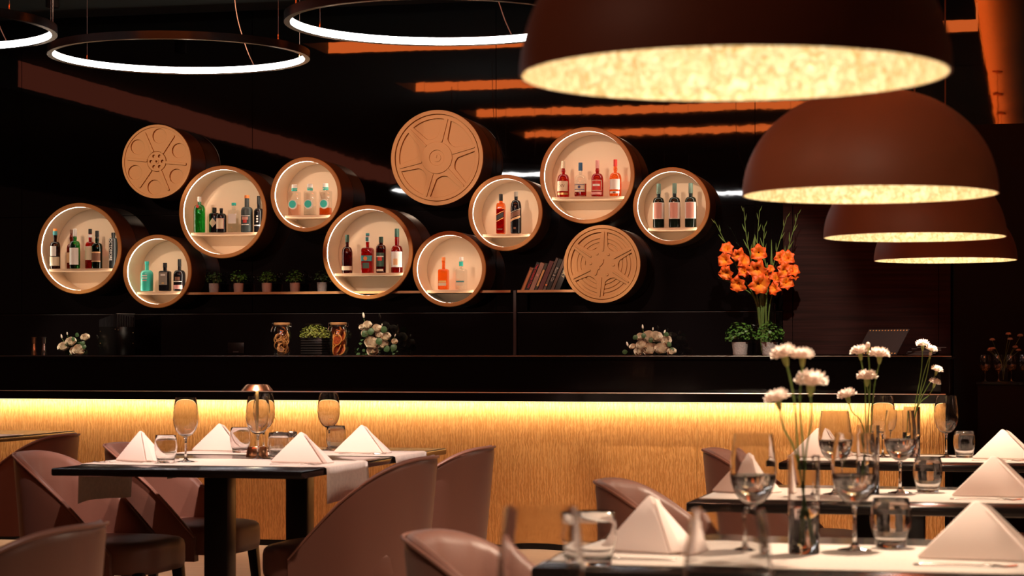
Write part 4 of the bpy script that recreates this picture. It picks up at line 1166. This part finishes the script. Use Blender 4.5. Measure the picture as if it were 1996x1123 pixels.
# ------------------------------------------------------------------ chairs
def chair_proto():
    t = thing('dining_chair', '-', 'chair')
    RX, RY, arm = .25, .255, .20
    N = 49
    def plan(u):          # u 0..1 -> (x, y, nx, ny) outer plan curve, rear at -x
        L1 = arm; L2 = PI * .5 * (RX + RY); tot = 2 * L1 + L2; s = u * tot
        if s < L1: return (-.03 + arm - s, -RY, 0, -1)
        if s > L1 + L2: return (-.03 + (s - L1 - L2), RY, 0, 1)
        a = (s - L1) / L2 * PI
        x, y = -.03 - RX * math.sin(a), -RY * math.cos(a)
        return (x, y, -math.sin(a), -math.cos(a))
    def ztop(x):
        s = x + .28
        return .790 - 1.30 * s * s / (s + .25) if s > 0 else .79
    def outer(u, v, off=0.0):
        x, y, nx, ny = plan(u)
        zt = ztop(x); zb = .31
        zz = zb + (zt - zb) * v
        lean = .045 * ((zz - .31) / .48)
        th = off
        return (x + nx * (-th) + lean * nx * 1.0, y - ny * th + lean * .35 * ny, zz)
    mb = MB(); rows = []
    sect = [(0.0, 0.0), (0.0, .25), (0.0, .5), (0.0, .75), (0.0, .93), (.004, .98), (.016, 1.0), (.030, .985), (.038, .93), (.042, .75), (.046, .5), (.046, .25), (.046, 0.0)]
    v = []; f = []
    for i in range(N):
        u = i / (N - 1)
        for (off, h) in sect:
            o2 = off
            if off > .03: o2 += .011 * abs(math.sin(u * PI * 9)) ** .6 * (1 if .2 < u < .8 else 0)
            v.append(outer(u, h, o2))
    m = len(sect)
    for i in range(N - 1):
        for j in range(m):
            k = (j + 1) % m
            f.append((i * m + j, (i + 1) * m + j, (i + 1) * m + k, i * m + k))
    f.append(tuple(range(m))); f.append(tuple(reversed(range((N - 1) * m, N * m))))
    mb.add(v, f); mb.build('backrest', M_LEATHER, t, angle=75)
    pp = [outer(i / (N - 1), .985, -.001) for i in range(N)]
    MB().tube(pp, .0045, 8).build('piping', M_PIPING, t)
    # seat cushion
    def seat(z0, z1, x0, x1, yh, bev):
        bm = MB()
        pl = []
        n = 40
        for i in range(n):
            a = 2 * PI * i / n
            ca, sa = math.cos(a), math.sin(a); k = (abs(ca) ** 4.5 + abs(sa) ** 4.5) ** (-1 / 4.5)
            pl.append(((x0 + x1) / 2 + (x1 - x0) / 2 * k * ca, yh * k * sa))
        cx0 = (x0 + x1) / 2
        lay = [(z0, .96), (z0 + .01, .99), (z0 + .03, 1.0), (z1 - .035, 1.0), (z1 - .015, .985), (z1 - .003, .94), (z1 + .004, .80), (z1 + .008, .4)]
        vv = []; ff = []
        for (zz, s) in lay:
            for (x, y) in pl: vv.append((cx0 + (x - cx0) * s, y * s, zz))
        for r in range(len(lay) - 1):
            for i in range(n):
                j = (i + 1) % n; ff.append((r * n + i, r * n + j, (r + 1) * n + j, (r + 1) * n + i))
        ff.append(tuple(reversed(range(n)))); ff.append(tuple(range((len(lay) - 1) * n, len(lay) * n)))
        return bm.add(vv, ff)
    seat(.335, .455, -.235, .315, .238, .02).build('seat', M_LEATHER, t, angle=50)
    for (lx, ly) in ((.26, .19), (.26, -.19), (-.16, .14), (-.16, -.14)):
        sx = .03 if lx > 0 else -.06; sy = .02 if ly > 0 else -.02
        w = .021; w2 = .013
        bm = MB(); vv = []
        for (zz, ww, k) in ((.345, w, 0), (0, w2, 1)):
            for (a, b) in ((-1, -1), (1, -1), (1, 1), (-1, 1)): vv.append((lx + a * ww + sx * k, ly + b * ww + sy * k, zz))
        bm.add(vv, [(0, 1, 2, 3), (7, 6, 5, 4), (0, 4, 5, 1), (1, 5, 6, 2), (2, 6, 7, 3), (3, 7, 4, 0)])
        bm.build('leg', M_LEG, t, bevel=.003)
    return t
c0 = chair_proto()
CH = [(-2.49, 7.74, 180, 'rosewood leather chair seen from behind at the near end of the lamp table'),
      (-2.49, 8.62, 180, 'rosewood leather chair seen from behind at the bar end of the lamp table'),
      (-3.53, 7.72, 0, 'rosewood leather chair with pleated back facing the near runner of the lamp table'),
      (-3.53, 8.56, 0, 'rosewood leather chair with pleated back behind the first pleated one'),
      (-4.78, 9.50, 180, 'rosewood leather chair half hidden behind the edge table'),
      (-2.37, 4.48, 180, 'rosewood leather chair in the bottom corner, cut by the picture edge'),
      (-.975, 4.42, 0, 'nearest rosewood leather chair at the second table of the right row'),
      (-.965, 6.42, 0, 'rosewood leather chair at the middle table of the right row'),
      (-.965, 8.62, 0, 'rosewood leather chair at the farthest table of the right row')]
for i, (x, y, a, lab) in enumerate(CH):
    o = c0 if i == 0 else copy_tree(c0)
    o.location = (x, y, 0); o.rotation_euler = (0, 0, R(a)); o['label'] = lab; o['group'] = 'rosewood leather dining chairs'

# ------------------------------------------------------------------ table ware
TZ = .7532
def wine_proto(water):
    t = thing('wine_glass', '-', 'glass')
    stem = [(0, 0), (.036, 0), (.0365, .0012), (.030, .0028), (.012, .006), (.0055, .014), (.0042, .03), (.0040, .07), (.0050, .088), (.0085, .0955), (.0, .0965)]
    MB().lathe(stem, 32).build('stem', M_GSOLID, t)
    bowl = [(.004, .0975), (.014, .0985), (.027, .107), (.039, .123), (.0465, .145), (.0490, .165), (.0480, .190), (.0445, .220), (.0405, .248)]
    inner = [(max(0.0, r - .0011), h + (.0016 if k < 2 else .0006)) for k, (r, h) in enumerate(bowl)]
    inner[0] = (0.0, .1015); inner[-1] = (bowl[-1][0] - .0010, .248)
    MB().lathe([(0, .0975)] + bowl + inner[::-1], 48).build('bowl', M_GSOLID, t, angle=80)
    if water:
        k = .9993
        w = [(0, .1035), (.0135 * k, .1035), (.0265, .1085), (.0383, .124), (.0457, .1455), (.0478, .160), (.0470, .1612), (0, .1612)]
        MB().lathe(w, 40).build('water', M_WATER, t)
    return t
wg = {0: wine_proto(0), 1: wine_proto(1)}; used = {0: False, 1: False}
def place(protos, usedd, key, loc, label, group, rz=0.0):
    o = protos[key] if not usedd[key] else copy_tree(protos[key])
    usedd[key] = True
    o.location = loc; o['label'] = label; o['group'] = group; o.rotation_euler = (0, 0, rz)
    return o
for (x, y, w, lab) in [
    (-3.172, 7.753, 0, 'empty wine glass at the near end of the lamp table'), (-2.985, 8.046, 0, 'empty wine glass in front of the small table lamp'),
    (-3.18, 8.64, 0, 'empty wine glass just behind the small table lamp'), (-2.955, 8.84, 0, 'empty wine glass at the bar end of the lamp table'),
    (-.58, 8.758, 0, 'empty wine glass left of the vase on the farthest table'), (-.331, 8.80, 0, 'empty wine glass right of the vase on the farthest table'),
    (-.565, 6.408, 1, 'water filled wine glass left of the vase on the middle table'), (-.381, 6.524, 1, 'water filled wine glass right of the vase on the middle table'),
    (-.571, 4.53, 1, 'water filled wine glass left of the vase on the second table'), (-.364, 4.60, 1, 'water filled wine glass right of the vase on the second table'),
    (-.324, 2.35, 1, 'blurred wine glass in front of the second table, nearest to the vase'), (-.535, 2.35, 1, 'blurred wine glass before the bar front, nearest to the camera')]:
    zz = TZ if not (2.0 < y < 2.85) else .7503
    place(wg, used, w, (x, y, zz), lab, 'stemmed wine glasses')

tp = thing('tumbler', '-', 'glass')
tw_ = [(.030, .0), (.0325, .004), (.036, .020), (.0425, .045), (.0440, .062), (.0420, .085), (.0375, .107)]
MB().lathe([(0, 0)] + tw_ + [(.0362, .107), (.0405, .085), (.0425, .062), (.0410, .045), (.0345, .020), (.0300, .0115), (0, .0095)], 40).build('glass_body', M_GSOLID, tp, angle=80)
tu = {0: False}
for (x, y, lab) in [(-3.211, 7.65, 'tumbler beside the napkin at the near end of the lamp table'), (-3.243, 8.526, 'tumbler beside the far left napkin of the lamp table'),
                    (-2.878, 7.99, 'tumbler between the lamp and the near right napkin'), (-2.909, 8.80, 'tumbler beside the napkin at the bar end of the lamp table'),
                    (-.259, 8.80, 'tumbler on the farthest table of the right row'), (-.301, 6.568, 'tumbler on the middle table of the right row'),
                    (-.292, 4.67, 'tumbler on the second table right of the vase'), (-.834, 4.14, 'tumbler beside the pink napkin at the end of the second table')]:
    place({0: tp}, tu, 0, (x, y, TZ), lab, 'water tumblers')

# napkins folded into tents
def napkin_proto(kind):
    t = thing('napkin', '-', 'napkin')
    if kind == 0: L, F, Rr, K, A = (-.120, .02, 0), (.050, -.055, 0), (.105, .045, 0), (-.03, .085, 0), (-.004, .012, .128)
    else: L, F, Rr, K, A = (-.130, -.015, 0), (.118, -.045, 0), (.125, .050, 0), (-.02, .090, 0), (-.004, .015, .126)
    mb = MB().add([L, F, Rr, K, A], [(0, 1, 4), (1, 2, 4), (2, 3, 4), (3, 0, 4), (3, 2, 1, 0)])
    mb.build('folded_cloth', M_NAPKIN, t, bevel=.007, segs=4, angle=60)
    # turned-over hem running down the fold
    a, b = Vector(A), Vector(F); d = (b - a)
    q = MB()
    n1 = Vector((.018, -.004, .0)) if kind else Vector((.020, .012, 0))
    pts = [a + d * .10, a + d * .97, a + d * .97 + n1 * 1.2, a + d * .16 + n1 * .5]
    off = Vector((.002, -.004, .003))
    q.add([p + off for p in pts] + [p + off * .2 for p in pts], [(0, 1, 2, 3), (7, 6, 5, 4), (0, 4, 5, 1), (1, 5, 6, 2), (2, 6, 7, 3), (3, 7, 4, 0)])
    q.build('folded_hem', M_NAPKIN, t, bevel=.0015, angle=60)
    return t
nk = {0: napkin_proto(0), 1: napkin_proto(1)}; nu = {0: False, 1: False}
for (x, y, k, a, lab) in [(-3.355, 7.74, 0, 0, 'folded napkin tent at the near end of the lamp table'), (-3.39, 8.66, 1, 0, 'folded napkin tent at the far left of the lamp table'),
                       (-2.715, 7.78, 1, -6, 'folded napkin tent by the hanging near runner'), (-2.738, 8.62, 1, -4, 'whitest folded napkin tent at the bar end of the lamp table'),
                       (-.83, 8.69, 1, 5, 'folded napkin tent at the chair end of the farthest table'), (-.105, 8.72, 1, 0, 'folded napkin tent at the right end of the farthest table'),
                       (-.825, 6.42, 0, 0, 'folded napkin tent at the chair end of the middle table'), (-.105, 6.42, 1, 0, 'folded napkin tent at the right end of the middle table'),
                       (-.775, 4.45, 0, 0, 'pink folded napkin tent at the chair end of the second table'), (-.105, 4.45, 1, 0, 'folded napkin tent at the right end of the second table')]:
    place(nk, nu, k, (x, y, TZ), lab, 'folded napkins', R(a))

# cutlery
def fork_proto():
    t = thing('fork', '-', 'fork')
    h = MB(); h.grid(lambda u, v: ((v - .5) * .13, (u - .5) * (.006 + .012 * (1 - v)), .003 + .002 * math.sin(v * PI)), 3, 9)
    h.grid(lambda u, v: (.065 + v * .025, (u - .5) * (.007 + .016 * v), .003 + .003 * math.sin(v * PI)), 3, 5)
    o = h.build('handle', M_STEEL, t); md = o.modifiers.new('s', 'SOLIDIFY'); md.thickness = .0018
    for k in range(4):
        y = -.009 + k * .006
        MB().tube([(.089, y, .004), (.11, y, .001), (.135, y, .004)], .0014, 5).build('tine', M_STEEL, t)
    return t
def knife_proto():
    t = thing('knife', '-', 'knife')
    MB().box(-.11, -.01, -.006, .006, .0005, .006).build('handle', M_STEEL, t, bevel=.002)
    mb = MB(); mb.box(-.01, .105, -.009, .007, .002, .0035); mb.build('blade', M_STEEL, t, bevel=.0006)
    return t
fk = {0: fork_proto()}; fu = {0: False}; kn = {0: knife_proto()}; ku = {0: False}
for (x, y, q) in [(-3.36, 7.62, 'near left napkin of the lamp table'), (-2.72, 7.64, 'near right napkin of the lamp table'), (-2.73, 8.50, 'bar end napkin of the lamp table'),
                  (-.16, 4.30, 'right napkin of the second table'), (-.16, 6.27, 'right napkin of the middle table'), (-.16, 8.56, 'right napkin of the farthest table')]:
    place(fk, fu, 0, (x, y, TZ), 'steel fork lying in front of the ' + q, 'table forks', R(0 if x > -3 else 180))
for (x, y, q) in [(-3.37, 7.90, 'near left napkin of the lamp table'), (-2.65, 7.95, 'near right napkin of the lamp table'), (-2.66, 8.80, 'bar end napkin of the lamp table'), (-5.30, 10.0, 'edge of the table cut by the picture'),
                  (-.80, 4.28, 'pink napkin of the second table')]:
    place(kn, ku, 0, (x, y, TZ), 'steel knife lying beside the ' + q, 'table knives', R(180 if x < -3 else 0))

# table lamp, shakers
lp = thing('table_lamp', 'slim copper table lamp with a flat shade on the lamp table', 'lamp', (-3.035, 8.17, .7535))
MB().lathe([(0, 0), (.045, 0), (.046, .002), (.038, .041), (.036, .043), (0, .043)], 32).build('base', M_COPPER, lp)
MB().tube([(0, 0, .046), (0, 0, .268)], .0065, 12).build('stem', M_GOLD, lp)
MB().lathe([(.0635, .268), (.0640, .2695), (.046, .291), (.043, .293), (0, .293), (0, .289), (.042, .289), (.0605, .268)], 40).build('shade', M_COPPER, lp)
MB().lathe([(0, .286), (.040, .286), (.040, .284), (0, .284)], 28).build('led_disc', emitter('lamp_led', (1, .82, .55), 9.0), lp)
ll = bpy.data.lights.new('table_lamp_light', 'AREA'); ll.shape = 'DISK'; ll.size = .075; ll.energy = .9; ll.color = (1.0, .80, .52)
lo = bpy.data.objects.new('table_lamp_light', ll); COL.objects.link(lo); lo.location = (-3.035, 8.17, .7535 + .282)
for (dx, dy, mm, lab) in ((.075, .045, M_STEEL, 'glass shaker with a steel lid right beside the table lamp'), (.120, .085, M_STEEL, 'glass shaker with a steel lid behind the first shaker')):
    s = thing('shaker', lab, 'shaker', (-3.035 + dx, 8.17 + dy, .7535), 0, 'salt and pepper shakers')
    MB().lathe([(0, 0), (.024, 0), (.024, .05), (.0225, .05), (.0225, .004), (0, .004)], 24).build('holder', M_GLASS, s)
    MB().lathe([(0, .005), (.019, .005), (.019, .078), (.017, .08)], 20).build('glass_body', M_GLASS, s)
    MB().lathe([(.0195, .078), (.0195, .098), (.017, .101), (0, .101)], 20).build('lid', M_STEEL, s)

# flower vases on the right row
def vase(x, y, label):
    t = thing('flower_vase', label, 'vase', (x, y, TZ), 0, 'slim glass flower vases')
    MB().lathe([(0, 0), (.031, 0), (.0325, .002), (.0328, .10), (.0332, .205), (.0314, .205), (.0310, .10), (.0308, .018), (0, .018)], 36).build('glass_body', M_GSOLID, t)
    MB().lathe([(0, .0185), (.0303, .0185), (.0304, .095), (0, .095)], 32).build('water', M_WATER, t)
    return t
vase(-.461, 4.50, 'slim glass vase of carnations on the second table')
vase(-.470, 6.45, 'slim glass vase of carnations on the middle table')
vase(-.464, 8.75, 'slim glass vase of carnations on the farthest table')

def carnation_mesh(seed, bud=False):
    rnd = random.Random(seed); mb = MB()
    for (lay, r0, h0) in ((0, 1.0, .34), (1, .93, .62), (2, .76, .88), (3, .50, 1.0)):
        n = 40; ph = rnd.uniform(0, 6)
        vv = [(0, 0, 0)]; ff = []
        for j in range(1, 6):
            q = j / 5.0
            for i in range(n):
                a = 2 * PI * i / n
                ruf = (.16 * math.sin(a * 9 + ph) + .10 * math.sin(a * 17 + ph * 2)) * q ** 2
                rr = r0 * q ** .85 * (1 + .10 * math.sin(a * 5 + ph) * q)
                vv.append((rr * math.cos(a), rr * math.sin(a), h0 * math.sin(q * PI / 2) + ruf * .8))
        for i in range(n): ff.append((0, 1 + i, 1 + (i + 1) % n))
        for j in range(4):
            for i in range(n):
                k = (i + 1) % n; ff.append((1 + j * n + i, 1 + (j + 1) * n + i, 1 + (j + 1) * n + k, 1 + j * n + k))
        mb.add(vv, ff)
    return mb.mesh('carnation_petals', M_CARN, True, angle=80)
CARN = [carnation_mesh(s) for s in (1, 2, 3)]
def carnation(base, pos, rad, label, tilt, i, bud=False):
    t = thing('carnation', label, 'flower', (base[0], base[1], TZ), 0, 'white carnations in the slim vases')
    d = Vector(pos) - Vector((base[0], base[1], TZ))
    b0 = Vector((-.3 * d.x, -.2 * d.y, .022)); 
    if abs(b0.x) > .02: b0.x = math.copysign(.02, b0.x)
    mid = Vector((max(-.022, min(.022, d.x * .25)), d.y * .3, .2))
    up = Vector((tilt * .5, -.12, 1)).normalized()
    cal = d - up * (rad * 1.0)
    sp = smooth_path([b0, mid, mid.lerp(cal, .6) + Vector((.006 * (-1) ** i, 0, 0)), cal], 16)
    MB().tube(sp, .0021, 6).build('stem', M_STEMG, t)
    q = up.to_track_quat('Z', 'Y').to_matrix().to_4x4()
    M = Matrix.Translation(cal) @ q
    cl = MB().lathe([(0, -.004), (.0035, -.002), (rad * .22, rad * .25), (rad * .27, rad * .7), (rad * .30, rad * .95)], 12).xform(M)
    cl.build('calyx', M_BUD, t)
    if bud:
        MB().lathe([(rad * .26, rad * .7), (rad * .38, rad * 1.1), (rad * .30, rad * 1.5), (0, rad * 1.7)], 12).xform(M).build('petals', M_CARN, t)
    else:
        o = bpy.data.objects.new('petals', CARN[i % 3]); link(o, t)
        o.location = cal + up * rad * .55; o.scale = (rad, rad, rad * .9); o.rotation_euler = up.to_track_quat('Z', 'Y').to_euler()
    for k in (6, 11):
        p = sp[k]
        for s in (-1, 1):
            lf = MB(); lf.grid(lambda u, v: (p.x + s * v * .020, p.y + (u - .5) * .004 * (1 - v), p.z + .026 * v - .012 * v * v), 3, 6)
            lf.build('leaf', M_STEMG, t, angle=80)
V1 = [((-.497, 4.44, 1.174), .028, -.5, 0, 'white carnation with drooping petals, tallest on the second table'), ((-.458, 4.44, 1.170), .024, 0, 0, 'upright white carnation beside the tallest on the second table'),
      ((-.440, 4.44, 1.118), .034, .1, 0, 'wide open white carnation on the second table'), ((-.511, 4.44, 1.082), .027, -.5, 0, 'lowest white carnation on the second table, leaning outward')]
V2 = [((-.496, 6.45, 1.181), .028, -.3, 0, 'white carnation on the middle table next to a closed bud'), ((-.436, 6.45, 1.173), .031, .1, 0, 'flat white carnation in front of the menu card'),
      ((-.474, 6.45, 1.106), .031, 0, 0, 'white carnation halfway up the middle table bunch'), ((-.534, 6.45, 1.051), .029, -.5, 0, 'lowest carnation of the middle table, leaning outward'),
      ((-.471, 6.45, 1.193), .018, 0, 1, 'closed carnation bud on the middle table')]
V3 = [((-.422, 8.75, 1.213), .028, 0, 0, 'topmost white carnation on the farthest table'), ((-.386, 8.75, 1.192), .024, .5, 0, 'white carnation just below the topmost on the farthest table'),
      ((-.392, 8.75, 1.168), .016, .2, 1, 'closed carnation bud on the farthest table'), ((-.364, 8.75, 1.110), .025, .6, 0, 'white carnation leaning right on the farthest table'),
      ((-.372, 8.75, 1.060), .024, .6, 0, 'lowest white carnation on the farthest table')]
for base, L in (((-.461, 4.50), V1), ((-.470, 6.45), V2), ((-.464, 8.75), V3)):
    for i, (pos, rad, tilt, bud, lab) in enumerate(L):
        carnation(base, pos, rad, lab, tilt, i, bool(bud))

# glasses and flowers on the dark sideboard
for i, q in enumerate(('nearest the bar end', 'second from the bar end', 'third from the bar end', 'at the picture edge')):
    o = place(wg, used, 0, (-.295 + .085 * i, 14.60 + .07 * (i % 2), .9855), 'dim wine glass on the dark sideboard, ' + q, 'glasses on the dark sideboard')
    o.scale = (.8, .8, .72)
dv = thing('flower_bunch', 'dim bunch of small white flowers on the dark sideboard', 'flowers', (-.18, 14.86, .9855))
MB().lathe([(0, 0), (.04, 0), (.04, .12), (.037, .12), (.037, .005), (0, .005)], 24).build('vase', M_GLASS, dv)
rnd = random.Random(4)
for k in range(10):
    a = rnd.uniform(-.13, .13); zz = .22 + rnd.uniform(0, .14) - abs(a) * .3
    MB().tube([(0, 0, .01), (a * .15, 0, .13), (a, rnd.uniform(-.03, .03), zz)], .0014, 5).build('stem', M_STEMG, dv)
    o = bpy.data.objects.new('blossom', CARN[k % 3]); link(o, dv); o.location = (a, 0, zz); o.scale = (.018, .018, .016)
